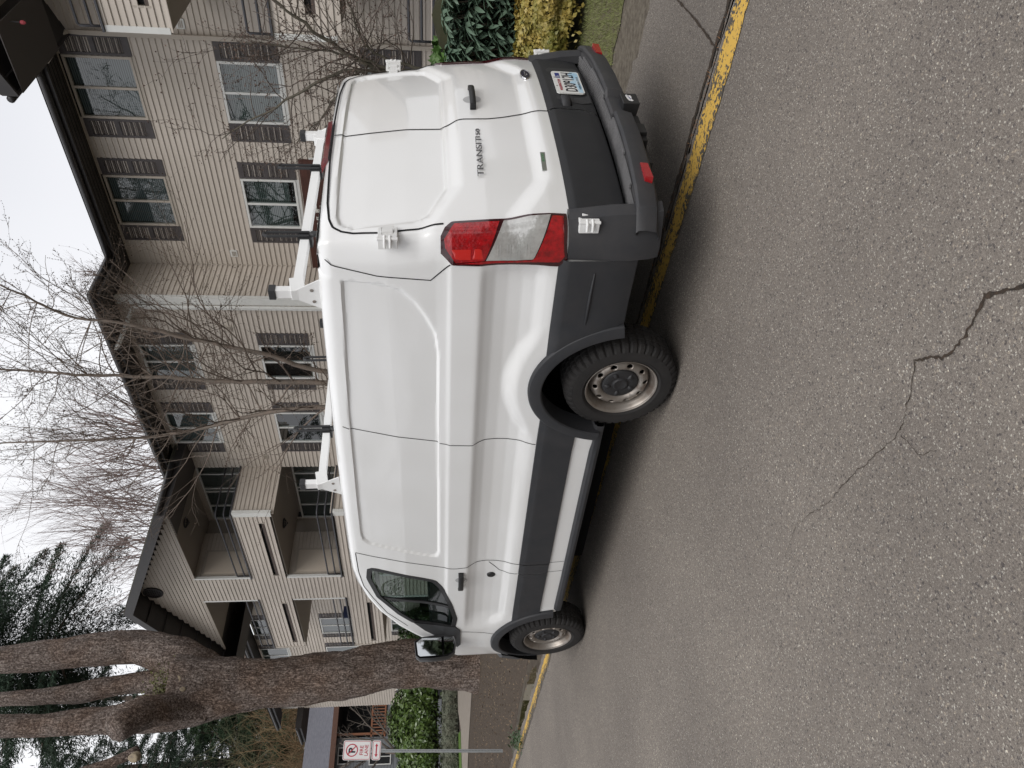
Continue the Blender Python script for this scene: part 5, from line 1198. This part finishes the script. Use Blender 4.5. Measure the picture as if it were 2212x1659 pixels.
limb('trunk', trk, bt_, n=90, ns=64, rough=.05)
limb('limb', [(455, 1418, 1500), (420, 1392, 1478), (380, 1373, 1462), (340, 1368, 1447), (300, 1365, 1430), (260, 1364, 1436), (200, 1373, 1442), (120, 1384, 1446), (40, 1395, 1452), (-60, 1404, 1450)], bt_, rough=.03)
limb('limb', [(430, 1450, 1520), (370, 1440, 1500), (320, 1438, 1484), (260, 1437, 1482), (200, 1441, 1488), (150, 1452, 1494), (60, 1458, 1494), (-60, 1460, 1492)], bt_, dy=[0, .1, .3, .5, .6, .7, .8, 1.0], rough=.025)
limb('limb', [(430, 1478, 1560), (370, 1482, 1580), (320, 1500, 1585), (260, 1520, 1583), (180, 1525, 1583), (90, 1531, 1583), (0, 1530, 1584), (-60, 1530, 1584)], bt_, dy=[0, 0, 0, .1, .2, .3, .3, .3], rough=.03)
limb('limb', [(440, 1500, 1560), (385, 1515, 1578), (345, 1530, 1600), (315, 1560, 1627), (290, 1586, 1650), (282, 1598, 1655)], bt_, dy=[0, -.4, -.8, -1.1, -1.3, -1.35], n=30, rough=.03)
limb('limb', [(300, 1610, 1630), (270, 1625, 1645), (230, 1640, 1662), (180, 1655, 1680), (120, 1680, 1700)], bt_, n=20, ns=16, rough=.012)
cutm = mat('sawn_wood', (.33, .27, .18), .85, color2=(.20, .16, .12), scale=14)
for (dx, dy, r, fx) in ((380, 1468, .10, (0, -1, .1)), (356, 1540, .06, (.1, -1, .2)), (287, 1638, .085, (-.6, -.75, .2)), (395, 1488, .05, (0, -1, -.3))):
    c = Vector(at(dx, dy, 1, TY))+Vector((0, -.74 if r != .085 else -1.45, 0)); c = Vector(CAM)+(Vector(at(dx, dy, 1, TY))-Vector(CAM))*((c.y-CAM[1])/(TY-CAM[1])); nn = unit(fx); x = unit(np.cross(nn, [0, 0, 1])); y = np.cross(nn, x); P = []
    for o_, q in ((-.12, 1.12), (-.02, 1.06), (0, 1.0), (.01, .85), (.005, .3), (.005, .02)): P.append([np.array(c)+nn*o_+(x*math.cos(a)+y*math.sin(a)*1.2)*r*q*(1+.06*math.sin(3*a)) for a in np.linspace(0, 2*math.pi, 21)[:-1]])
    b = MB(); b.grid(P, wrap=True); b.build('sawn_stub', cutm, bt_, smooth=True)
# moss tuft and stray sprigs in the fork
b = MB(); C = np.array([tuple(at(rng.normal(352, 14), rng.normal(1492, 24), 1, TY-.5)) for _ in range(900)])+rng.normal(0, .08, (900, 3)); leaves(b, C, np.array([[0, -.3, 1.]]*900), .035, .35); b.build('moss_sprigs', leafmat('moss_leaf', (.14, .14, .03), (.09, .10, .03)), bt_, kind='stuff')

# ================================================================== conifers
needle = leafmat('fir_needles', (.018, .038, .024), (.030, .055, .028), .7); needle2 = leafmat('fir_needles_light', (.030, .060, .028), (.05, .085, .04), .7)
def fir(x, y, h, R, lab, m, z0=1.0, n=85, drop=.35, seedv=0, grp='conifers along the left side', top=True, dens=1.0):
    t_ = thing('fir_tree', lab, 'tree', (x, y, 0), group=grp); b = MB(); b.tube([(x, y, 0), (x, y, h*.5), (x, y, h)], [R*.07+.1, R*.05+.05, .02], 7); bb2 = MB(); bl_ = MB()
    allC, alln = [], []
    for i in range(n):
        f_ = (i+rng.random())/n; z = z0+(h-z0)*f_; L_ = R*(1-f_)**.75*rng.uniform(.65, 1.15)+.25; a = rng.uniform(0, 2*math.pi); d = np.array([math.cos(a), math.sin(a), .15]); pts = []
        for k in range(7): s_ = k/6; pts.append(np.array([x, y, z])+d*L_*s_+np.array([0, 0, -drop*L_*s_**1.5+.12*L_*max(0, s_-.75)]))
        bb2.tube(pts, np.linspace(.03+.008*L_, .006, 7), 4, cap=False)
        m_ = int(150*L_*dens); s_ = rng.uniform(.12, 1.05, m_); c = np.array([x, y, z])+d[None]*L_*s_[:, None]; c[:, 2] += -drop*L_*s_**1.5
        lat = np.array([-d[1], d[0], 0]); wdt = (.30*L_*(1.1-s_)+.10); off = rng.normal(0, 1, m_)*wdt; c += lat*off[:, None]; c[:, 2] += rng.normal(0, .05, m_)-abs(off)*.35-rng.random(m_)*.14
        allC.append(c); alln.append(np.tile(d, (m_, 1)))
    C = np.concatenate(allC); nrm = np.concatenate(alln); k = len(C)
    x_ = unit(np.array([1, 0, 0])); dirs = nrm*.7+rng.normal(0, .45, (k, 3)); dirs[:, 2] -= .25; dirs /= np.linalg.norm(dirs, axis=1)[:, None]; s_ = rng.uniform(.10, .26, k)[:, None]*(1+h*.012); w = np.cross(dirs, rng.normal(0, 1, (k, 3))); w /= np.linalg.norm(w, axis=1)[:, None]
    bl_.addq(np.stack([C, C+dirs*s_*.5+w*s_*.085, C+dirs*s_, C+dirs*s_*.5-w*s_*.085], 1))
    b.build('trunk', barkt, t_); bb2.build('branches', barkt, t_, kind='stuff'); bl_.build('crown', m, t_, kind='stuff')
def fpos(dx, dy, depth): q = atd(dx, dy, depth); return q.x, q.y
for (dy, depth, ztop_dx, R, lab, m, z0, dr, nb, dn) in (
    (1405, 46, -420, 7.0, 'big dark fir with drooping boughs left of the gable, behind the forked tree', needle, 175, .38, 135, 2.3),
    (1490, 64, 60, 5.5, 'dark fir showing between the two middle limbs of the forked tree', needle, 560, .4, 60, 1.6),
    (1632, 60, 150, 6.5, 'dark fir at the left edge beyond the forked tree', needle, 600, .35, 64, 1.7),
    (1568, 56, 420, 5.0, 'lighter green conifer behind the trunk, left side', needle2, 640, .25, 70, 2.4),
    (1500, 57, 440, 5.0, 'lighter green conifer hidden behind the forked trunk', needle2, 640, .25, 50, 1.6),
    (1700, 54, 60, 5.0, 'dark fir just outside the left edge', needle, 560, .35, 80, 1.6)):
    x, y = fpos(880, dy, depth); top = atd(ztop_dx, dy, depth).z
    fir(x, y, top, R, lab, m, z0=atd(z0, dy, depth).z, n=nb, drop=dr, dens=dn)
# brown-green leafless thicket between the house and the conifers
thk = mat('thicket_twig', (.24, .18, .09), .9, color2=(.20, .12, .07), scale=.4); thg = mat('thicket_green', (.16, .16, .09), .9, color2=(.11, .12, .07), scale=.5)
for (dx, dy, depth, h, m_, lab) in ((900, 1545, 51, 11.0, thk, 'yellow brown leafless thicket above the grey house roof'), (900, 1625, 51, 10.8, thk, 'orange brown leafless thicket above the grey roof at the left edge'), (880, 1630, 53, 14.5, thg, 'grey green leafless tree at the left edge behind the grey house'), (880, 1700, 52, 10, thk, 'brown leafless thicket at the far left')):
    q = atd(dx, dy, depth); t_ = thing('bare_thicket', lab, 'tree', (q.x, q.y, 0), group='leafless thickets behind the grey house'); bt = MB(); b = MB(); b.tube([(q.x, q.y, 0), (q.x, q.y, 3)], .15, 6)
    for k in range(120): grow(bt, (q.x+rng.normal(0, 2.1), q.y+rng.normal(0, 1.2), rng.uniform(h*.3, h*.75)), unit((rng.normal(0, .7), rng.normal(0, .7), 1)), h*rng.uniform(.28, .5), .035, 3, 1, None, .2, .3, (4, 8), .8, .5, 5)
    b.build('trunk', m_, t_); bt.build('crown', m_, t_, kind='stuff')

# ================================================================== grey house beyond the hedge
gh = thing('grey_house', 'low grey house with shingle roof and orange deck railing beyond the hedge at left', 'house', tuple(atd(900, 1600, 42)))
HY = 40.0
gs = mat('grey_siding', (.20, .21, .22), .7); gr = mat('grey_shingles', (.13, .13, .15), .9, color2=(.085, .085, .10), scale=5, bump=.3, bscale=20, stretch=(1, 1, 3)); orange = mat('orange_rail', (.27, .115, .06), .7)
A_ = lambda dx, dy, y=HY: at(dx, dy, 1, y)
e0, e1_ = A_(726, 1515), A_(714, 1700); xl, xr_ = e1_.x, e0.x; ez = e0.z; rz = at(664, 1560, 1, HY+4.5).z
b = MB(); b.hexa([(xl-3, HY-.6, ez-.1), (xr_+3, HY-.6, ez-.1), (xr_+3, HY+4.5, rz-.1), (xl-3, HY+4.5, rz-.1), (xl-3, HY-.6, ez), (xr_+3, HY-.6, ez), (xr_+3, HY+4.5, rz), (xl-3, HY+4.5, rz)]); b.build('roof', gr, gh)
b = MB(); b.box((xl-3, HY-.66, ez-.25), (xr_+3, HY-.6, ez+.02)); b.build('gutter_board', mat('gutter_brown', (.12, .06, .04), .7), gh)
w0 = A_(800, 1592).x
E = .16; z = 0
b = MB()
while z < ez-.1: b.box((xl-3, HY, z), (w0, HY+.1, z+E*.9)); z += E
b.box((xl-3, HY+.05, 0), (w0, HY+.2, ez)); b.build('clapboards', gs, gh, kind='stuff')
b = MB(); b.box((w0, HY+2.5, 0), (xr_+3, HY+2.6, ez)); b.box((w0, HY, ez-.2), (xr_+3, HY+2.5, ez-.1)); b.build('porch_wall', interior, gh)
d0, d1 = A_(803, 1590), A_(836, 1527)
b = MB(); b.box((w0-.1, HY-.05, d0.z-.05-1.0), (xr_+1, HY+.1, d0.z-.9-.35)); b.build('deck_beam', gs, gh)
zt2, zb2 = A_(803, 1560).z, A_(832, 1560).z
b = MB(); b.box((w0, HY-.1, zt2-.06), (xr_+1, HY, zt2+.03)); b.box((w0, HY-.1, zb2-.04), (xr_+1, HY, zb2+.04)); b.box((w0+.1, HY-.1, zb2), (w0+.2, HY, ez)); b.box((w0+1.9, HY-.1, zb2), (w0+2.0, HY, ez)); rail_o = b.build('deck_rail', orange, gh)
x = w0+.12
while x < xr_+1: b = MB(); b.box((x, HY-.08, zb2), (x+.045, HY-.03, zt2)); b.build('baluster', orange, rail_o); x += .165
b = MB(); b.box((w0, HY-.02, 0), (xr_+1, HY+.3, zb2-.1)); b.build('deck_skirt', gs, gh)
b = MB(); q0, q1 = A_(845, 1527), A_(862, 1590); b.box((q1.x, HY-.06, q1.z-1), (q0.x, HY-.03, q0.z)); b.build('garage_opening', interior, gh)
for (dxa, dxb, dya, dyb) in ((733, 751, 1618, 1650), (800, 842, 1622, 1650)):
    p, q = A_(dxa, dya), A_(dxb, dyb); b = MB(); b.box((q.x, HY-.04, q.z), (p.x, HY-.01, p.z)); wo_ = b.build('window', interior, gh)
    b = MB(); f = .05
    for a, c in (((q.x-f, q.z-f), (q.x, p.z+f)), ((p.x, q.z-f), (p.x+f, p.z+f)), ((q.x, q.z-f), (p.x, q.z)), ((q.x, p.z), (p.x, p.z+f)), (((q.x+p.x)/2, q.z), ((q.x+p.x)/2+.04, p.z))): b.box((a[0], HY-.08, a[1]), (c[0], HY-.05, c[1]))
    b.build('window_frame', trimw, wo_)
# bare sprawling tree in front of the house
q = A_(880, 1625, 34); st_ = thing('bare_tree', 'leafless sprawling fruit tree behind the fire lane sign', 'tree', (q.x, 34, 0)); b = MB(); bt = MB()
p0 = np.array(tuple(q)); b.tube([(q.x, 34, 0), tuple(p0), tuple(p0+np.array([.1, 0, 1.0]))], [.18, .15, .12], 8)
for k in range(9):
    a = rng.uniform(-1.3, 1.3); grow(bt, p0+np.array([.1, 0, rng.uniform(.2, 1.2)]), unit((1.2*math.sin(a)+.2, rng.normal(0, .4), .9*math.cos(a))), rng.uniform(2.2, 4.2), .055, 4, 1, None, -.05, .3, (3, 5), .75, .55, 7)
b.build('trunk', barkt, st_); bt.build('crown', mat('twig_grey', (.14, .12, .10), .85), st_)

# ================================================================== hedges and shrubs
def blob(b, c, R, n, size, asp=.45, spread=.5, shell=(.75, 1.03), lump=.18, flat=0):
    d = rng.normal(0, 1, (n, 3)); d[:, 2] = abs(d[:, 2])*1.1-.25; d /= np.linalg.norm(d, axis=1)[:, None]
    k = np.array([mnoise.noise(Vector(q*2.3+np.array(c))) for q in d])*lump*2; rr = rng.uniform(*shell, n)**.5*(1+k)
    C = np.array(c)+d*np.array(R)*rr[:, None]; C[:, 2] = np.maximum(C[:, 2], .02); leaves(b, C, d*1.0, size, asp, spread)
def shrub(name, lab, parts, m, n, size, asp=.45, core=None, group=None, spread=.5, shell=(.75, 1.03)):
    t_ = thing(name, lab, 'shrub', parts[0][0], group=group); b = MB(); cb = MB()
    for c, R in parts:
        blob(b, c, R, n, size, asp, spread, shell)
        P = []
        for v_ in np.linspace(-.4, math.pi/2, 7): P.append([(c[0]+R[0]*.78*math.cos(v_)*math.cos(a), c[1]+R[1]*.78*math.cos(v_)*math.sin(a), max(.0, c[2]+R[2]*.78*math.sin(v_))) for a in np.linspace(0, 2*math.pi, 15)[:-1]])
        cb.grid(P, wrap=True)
    b.build('foliage', m, t_, kind='stuff'); cb.build('shade_core', core or mat('shade_%s' % name, (.012, .016, .008), .95), t_); return t_  # near-black solid hull inside the leaves stands in for inner shade
laurel = leafmat('laurel_leaf', (.05, .10, .018), (.13, .19, .05), .28, 2.5, spec=.6)
lav = leafmat('lavender_leaf', (.11, .13, .09), (.20, .20, .15), .8, 1.5)
hz = [(atd(1000-6, dy, 25.5)) for dy in (1500, 1545, 1590, 1640, 1690)]
HT = 24.5
def hp(dx, dy, y): q = at(dx, dy, 1, y); return q
for i, dy in enumerate((1505, 1550, 1600, 1650)):
    q = hp(940, dy, 27.5); topz = hp((862, 850, 852, 858)[i], dy, 27.5).z
    shrub('laurel_hedge', ('glossy laurel hedge bush next to the big trunk', 'glossy laurel hedge bush below the orange deck rail', 'glossy laurel hedge bush left of the fire lane sign post', 'glossy laurel hedge bush at the left edge')[i], [((q.x, 27.5, topz*.45), (1.0, .9, topz*.55))], laurel, 5200, .085, .42)
for i, dy in enumerate((1505, 1535, 1565, 1595, 1625, 1655)):
    q = hp(985, dy, 24.3); topz = hp(955, dy, 24.3).z
    shrub('lavender_bush', ('round grey green lavender beside the big trunk', 'second grey green lavender from the big trunk', 'third grey green lavender from the big trunk', 'pale lavender just left of the sign post', 'pale lavender behind the sign post', 'pale lavender at the left edge')[i], [((q.x, 24.3, .15), (.48, .5, max(topz-.15, .3)))], lav, 2200, .10, .12, spread=.35, group='lavender bushes in front of the hedge')
# ground-floor plants against the far wing
ivy = leafmat('ivy_leaf', (.05, .09, .02), (.02, .045, .015), .4, 4)
for (dx, dy, rad_, lab) in ((880, 1385, .55, 'climbing ivy beside the far wing near the trunk'), (905, 1350, .6, 'leafy shrub seen just past the van mirror'), (880, 1340, .4, 'dark leafy shrub under the far ground floor window')):
    q = at(dx, dy, 0, 8.4 if dy > 1360 else 8.8); shrub('wall_shrub', lab, [((q.x, q.y, q.z*.6), (rad_, rad_*1.4, q.z*.55))], ivy, 2600, .06, .5)
# right hand side
rhodo = leafmat('rhododendron_leaf', (.085, .14, .095), (.14, .20, .14), .42, 6, spec=.5)
goldl = leafmat('golden_leaf', (.50, .36, .10), (.13, .15, .03), .45, 4.5); greenl = leafmat('small_green_leaf', (.10, .15, .03), (.05, .09, .015), .45, 5); fatl = leafmat('broad_green_leaf', (.07, .15, .035), (.11, .20, .05), .4, 6)
def rp_(dx, dy, X): return at(dx, dy, 0, X)
# golden euonymus ball
q = rp_(1262, 60, 3.75); tz = rp_(1128, 60, 3.9).z
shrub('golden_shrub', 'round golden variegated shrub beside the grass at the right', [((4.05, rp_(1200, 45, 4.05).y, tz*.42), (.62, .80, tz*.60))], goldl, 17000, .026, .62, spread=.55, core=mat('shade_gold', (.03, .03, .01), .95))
# rhododendron: long leaves in whorls
t_ = thing('rhododendron', 'rhododendron with long drooping grey green leaves above the golden shrub at the right', 'shrub', (5.2, .2, 0)); b = MB(); bs = MB()
def longleaf(b, base, d, L_, w):
    d = unit(d); side_ = unit(np.cross(d, [0, 0, 1])+rng.normal(0, .15, 3)); P = []
    for s_, ww, dr in ((0, .15, 0), (.3, .85, .02), (.6, 1, -.05), (.85, .6, -.16), (1, .05, -.26)):
        c = base+d*L_*s_+np.array([0, 0, dr*L_]); P.append([c-side_*w*ww, c+np.array([0, 0, -w*.35*ww]), c+side_*w*ww])
    b.grid(P)
for k in range(480):
    dx = rng.uniform(955, 1118); dy = rng.uniform(-40, 165); lim = 175-abs(dx-1050)*.35
    if dy > lim: continue
    X = 4.9+rng.uniform(-.35, .5)+(165-dy)*-.001; c = np.array(tuple(rp_(dx, dy, X))); nl = rng.integers(6, 10); a0 = rng.uniform(0, 6)
    for i in range(nl): a = a0+i*2*math.pi/nl; longleaf(b, c, (math.cos(a), math.sin(a), rng.uniform(-.45, .25)), rng.uniform(.13, .20), rng.uniform(.020, .028))
    bs.tube([c, c+np.array([.12, 0, -.25])], .006, 4)
b.build('foliage', rhodo, t_, kind='stuff'); bs.build('twigs', barkt, t_, kind='stuff')
cb = MB(); c0 = rp_(1040, 40, 5.5); cb.lathe([(-1.0, .6), (-.4, .8), (.2, .7), (.5, .35), (.6, 0)], 16, tuple(c0), 'z'); cb.build('shade_core', MATS['shade_gold'], t_)  # dark solid hull painted as shade behind the leaf whorls
for (dx0, dx1, dy0, dy1, X, m_, n, s_, asp, lab) in ((945, 1000, 90, 150, 5.4, fatl, 420, .060, .5, 'bright broad leaved shrub close behind the van corner'), (985, 1110, 95, 165, 5.1, greenl, 3600, .028, .5, 'small leaved green shrub between the van and the rhododendron'), (1085, 1135, 60, 160, 4.9, greenl, 2400, .028, .5, 'low dark green shrub behind the golden shrub')):
    c = rp_((dx0+dx1)/2, (dy0+dy1)/2, X); ry = abs(rp_(dx0, dy1, X).y-rp_(dx0, dy0, X).y)/2+.1; rz_ = abs(rp_(dx0, dy0, X).z-rp_(dx1, dy0, X).z)/2+.06
    shrub('green_shrub', lab, [(tuple(c), (.35, ry, rz_))], m_, n, s_, asp, spread=.8)
# tall clipped background hedge to close the view to the wall
shrub('green_shrub', 'dark hedge along the foot of the building wall at the right', [((6.8, 3.2-k*1.1, .5), (.6, .8, .85)) for k in range(5)], greenl, 5000, .04, .5)
shrub('green_shrub', 'dark hedge along the foot of the building wall behind the van', [((6.6, 5+k*1.3, .5), (.6, .9, .8)) for k in range(6)], greenl, 2500, .05, .5)
# mossy grass
grassm = leafmat('grass_blade', (.13, .16, .04), (.22, .22, .10), .7, 4)
b = MB(); n = 26000; C = np.stack([2.15+1.5*rng.random(n)**.8, rng.uniform(-6.5, 3.5, n), np.zeros(n)-.01], 1); C = C[(C[:, 0] > 2.2+.12*np.sin(C[:, 1]*3)+rng.normal(0, .08, n))]; n = len(C)
d = rng.normal(0, .5, (n, 3)); d[:, 2] = 1; h_ = rng.uniform(.012, .045, n)[:, None]; w = rng.normal(0, 1, (n, 3)); w[:, 2] = 0; w /= np.linalg.norm(w, axis=1)[:, None]
b.addq(np.stack([C-w*.003, C+w*.003, C+w*.001+d*h_, C-w*.001+d*h_], 1)); tag(b.build('grass', grassm), kind='stuff')
sheet('moss_lawn', [tuple(q) for q in jag([(2.15, -9), (2.2, -.8), (2.15, 4.2), (7.5, 4.2), (7.5, -9)], .03, .1)], -.008, mat('moss_ground', (.12, .13, .04), .95, color2=(.09, .075, .045), scale=9, bump=1, bscale=60))
# leaf litter and chips on the mulch, weeds by the line
b = MB(); n = 3500; C = np.stack([rng.uniform(-.1, 4.5, n), 5+12*rng.random(n)**1.2, np.full(n, -.004)], 1); leaves(b, C, np.array([[0, 0, 1.]]*n), .022, .35, .35); tag(b.build('leaf_litter', mat('litter', (.16, .10, .06), .9, color2=(.30, .23, .15), scale=4)), kind='stuff')
b = MB(); n = 260; C = np.array([tuple(at(rng.normal(1116, 6), rng.normal(1600, 12), 2, .04)) for _ in range(n)]); C[:, 2] = rng.uniform(0, .10, n); leaves(b, C, np.array([[0, 0, 1.]]*n), .03, .3, 1.2); tag(b.build('weed_patch', leafmat('weed_leaf', (.04, .08, .035), (.07, .11, .05))), kind='stuff')
b = MB(); n = 260; C = np.stack([rng.uniform(-.09, -.03, n), rng.uniform(-3.2, .3, n), np.full(n, .008)], 1); leaves(b, C, np.array([[0, 0, 1.]]*n), .016, .09, .4); tag(b.build('pine_needles', mat('dry_needle', (.25, .12, .05), .9)), kind='stuff')

# ================================================================== no parking sign
sg = thing('fire_lane_sign', 'red and white no parking fire lane sign on a perforated steel post', 'sign', tuple(at(1084, 1622, 2, 0)))
base = at(1084, 1622, 1, 10.64); topp = at(748, 1622, 1, 10.64)
galv = mat('galvanised', (.42, .44, .45), .45, metal=.6); hole = mat('post_hole', (.02, .02, .02), .8)
b = MB(); up_ = (topp-base).normalized(); b.beam(tuple(base-up_*.2), tuple(topp), .045, .03, up=(0, 1, 0)); post = b.build('post', galv, sg)
nv = Vector((-.80, -1, 0)).normalized(); nv = (Vector((CAM[0], CAM[1], 0))-Vector((base.x, base.y, 0))).normalized()
b = MB(); 
for k in range(80):
    c = base+up_*(.03+k*.0254*1.0)+Vector((0, -.0165, 0))
    if (c-base).length < (topp-base).length*.78: b.add([tuple(c+Vector((.0055*math.cos(a), 0, .0055*math.sin(a)))) for a in np.linspace(0, 2*math.pi, 9)[:-1]], [list(range(8))])
b.build('post_holes', hole, post, kind='stuff')
signw = mat('sign_white', (.74, .73, .72), .4); signr = mat('sign_red', (.45, .015, .045), .45)
def plate_(c, w, h, nm):
    X_ = Vector((math.cos(-.03), math.sin(-.03), 0)); X_ = (X_+Vector((0, -.25, 0))).normalized(); X_ = (X_-up_*X_.dot(up_)).normalized(); Nn = X_.cross(up_); 
    def P(u, v, o): return tuple(c+X_*u+up_*v+Nn*o)
    def rr(w, h, r): 
        o_ = []
        for cx, cy, a0 in ((w-r, h-r, 0), (-w+r, h-r, 90), (-w+r, -h+r, 180), (w-r, -h+r, 270)):
            for k in range(5): a = math.radians(a0+k*22.5); o_.append((cx+r*math.cos(a), cy+r*math.sin(a)))
        return o_
    b = MB(); q = rr(w, h, .03); n = len(q); b.add([P(u, v, .0) for u, v in q]+[P(u, v, -.003) for u, v in q], [list(range(n)), list(range(2*n-1, n-1, -1))]+[(i, i+n, (i+1) % n+n, (i+1) % n) for i in range(n)]); o = b.build(nm, signw, sg)
    b = MB(); q1 = rr(w-.010, h-.010, .024); q2 = rr(w-.017, h-.017, .018); b.grid([[P(u, v, .0015) for u, v in q1], [P(u, v, .0015) for u, v in q2]], wrap=True); b.build('sign_border', signr, o)
    return o, P, X_, Nn
cc = lambda dx: base+(topp-base)*((1084-dx)/(1084-748))+Vector((0, -.03, 0))
o1, P1, X_, Nn = plate_(cc(771.0)+Vector((.0, 0, 0)), .152, .232, 'sign_plate')
b = MB(); b.grid([[P1(r*math.cos(a), .085+r*math.sin(a), .0018) for a in np.linspace(0, 2*math.pi, 41)] for r in (.100, .084)]); b.build('prohibition_ring', signr, o1)
text('P', 'sign_lettering', ink, o1, frame(P1(0, .085, .0022), X_, up_), .078, .115, .0008, bold=.035)
a = math.radians(45); s2 = .008; b = MB(); b.add([P1(-.066-s2*.7, .085+.066-s2*.7, .0045), P1(-.066+s2*.7, .085+.066+s2*.7, .0045), P1(.066+s2*.7, .085-.066+s2*.7, .0045), P1(.066-s2*.7, .085-.066-s2*.7, .0045)], [(0, 1, 2, 3)]); b.build('prohibition_bar', signr, o1)
text('FIRE', 'sign_lettering', signr, o1, frame(P1(0, -.075, .002), X_, up_), .145, .058, .0008, bold=.006); text('LANE', 'sign_lettering', signr, o1, frame(P1(0, -.155, .002), X_, up_), .170, .058, .0008, bold=.006)
o2, P2, X_, Nn = plate_(cc(812.0), .152, .073, 'sign_plate')
b = MB(); b.add([P2(u, v, .002) for u, v in ((-.105, 0), (-.062, .028), (-.062, .010), (.062, .010), (.062, .028), (.105, 0), (.062, -.028), (.062, -.010), (-.062, -.010), (-.062, -.028))], [list(range(10))]); b.build('arrow', signr, o2)
# overhead wires
b = MB()
for dx in (1210/3.403, 1335/3.403, 1440/3.403):
    p0 = atd((600+dx)*.54, (2600+840/3.403)*.54-30, 58); p1 = atd((600+dx-2)*.54, (2600+1250/3.403)*.54, 58); b.tube([p0, p1], .018, 4)
tag(b.build('overhead_wires', railm), 'three thin overhead wires crossing in front of the light green conifer', 'wires')

# trees across the road: unseen, mirrored in panes, paint and wing mirror; firs added to darken the balcony wing
for (x, y, h, lb) in ((-13, 19, 19, 'dark fir across the road, seen only as a reflection in the upper windows'), (-9.5, 27, 22, 'taller dark fir, unseen, added farther along the road to darken the balcony wing'), (-8.5, 36, 22, 'dark fir, unseen, added at the far end of the road to darken the balcony wing'), (-15, 10, 18, 'dark fir, unseen, added across the road opposite the van')):
    fir(x, y, h, 4.6, lb, needle, z0=2.0, n=60, drop=.35, dens=1.1, grp='trees across the road')
for (x, y, lb) in ((-7.5, -16, 'bare tree behind the camera, seen only as a reflection in the wing mirror'), (-11, -20, 'farther bare tree behind the camera on the far kerb side'), (-3.5, -21, 'bare tree behind the camera, straight down the road')):
    t_ = thing('bare_tree', lb, 'tree', (x, y, 0), group='trees across the road'); b = MB(); bt = MB(); b.tube([(x, y, 0), (x, y, 3), (x+.2, y, 5)], [.25, .2, .15], 7)
    for k in range(12): grow(bt, (x+.1, y, rng.uniform(2, 5)), unit((rng.normal(0, .6), rng.normal(0, .6), 1)), rng.uniform(3, 5.5), .08, 3, 1, None, .3, .2, (3, 6), .6, .6, 6)
    b.build('trunk', barkt, t_); bt.build('crown', barkt, t_)

# unseen wooded bank added across the road and behind the camera (to shade the van's road side and the ground under it; shows in its paint)
b = MB(); cb = MB()
line = [(-15, y, 2.6+.8*math.sin(y*1.7)) for y in range(-14, 46, 4)]+[(x, -25, 1.6+.5*math.sin(x*1.3)) for x in range(-14, 30, 5)]
for (x, y, h) in line:
    blob(b, (x, y, h*.5), (2.6, 3.0, h*.75), 1500, .42, .5, .8)
    P = []
    for v_ in np.linspace(-.5, math.pi/2, 6): P.append([(x+2.2*math.cos(v_)*math.cos(a), y+2.6*math.cos(v_)*math.sin(a), max(0, h*.5+h*.62*math.sin(v_))) for a in np.linspace(0, 2*math.pi, 13)[:-1]])
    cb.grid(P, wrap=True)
wb = b.build('shade_bank', leafmat('bank_leaf', (.035, .055, .02), (.06, .08, .035), .8, .6)); tag(wb, 'unseen dark green bank added across the road to shade the van', 'woods', kind='stuff')
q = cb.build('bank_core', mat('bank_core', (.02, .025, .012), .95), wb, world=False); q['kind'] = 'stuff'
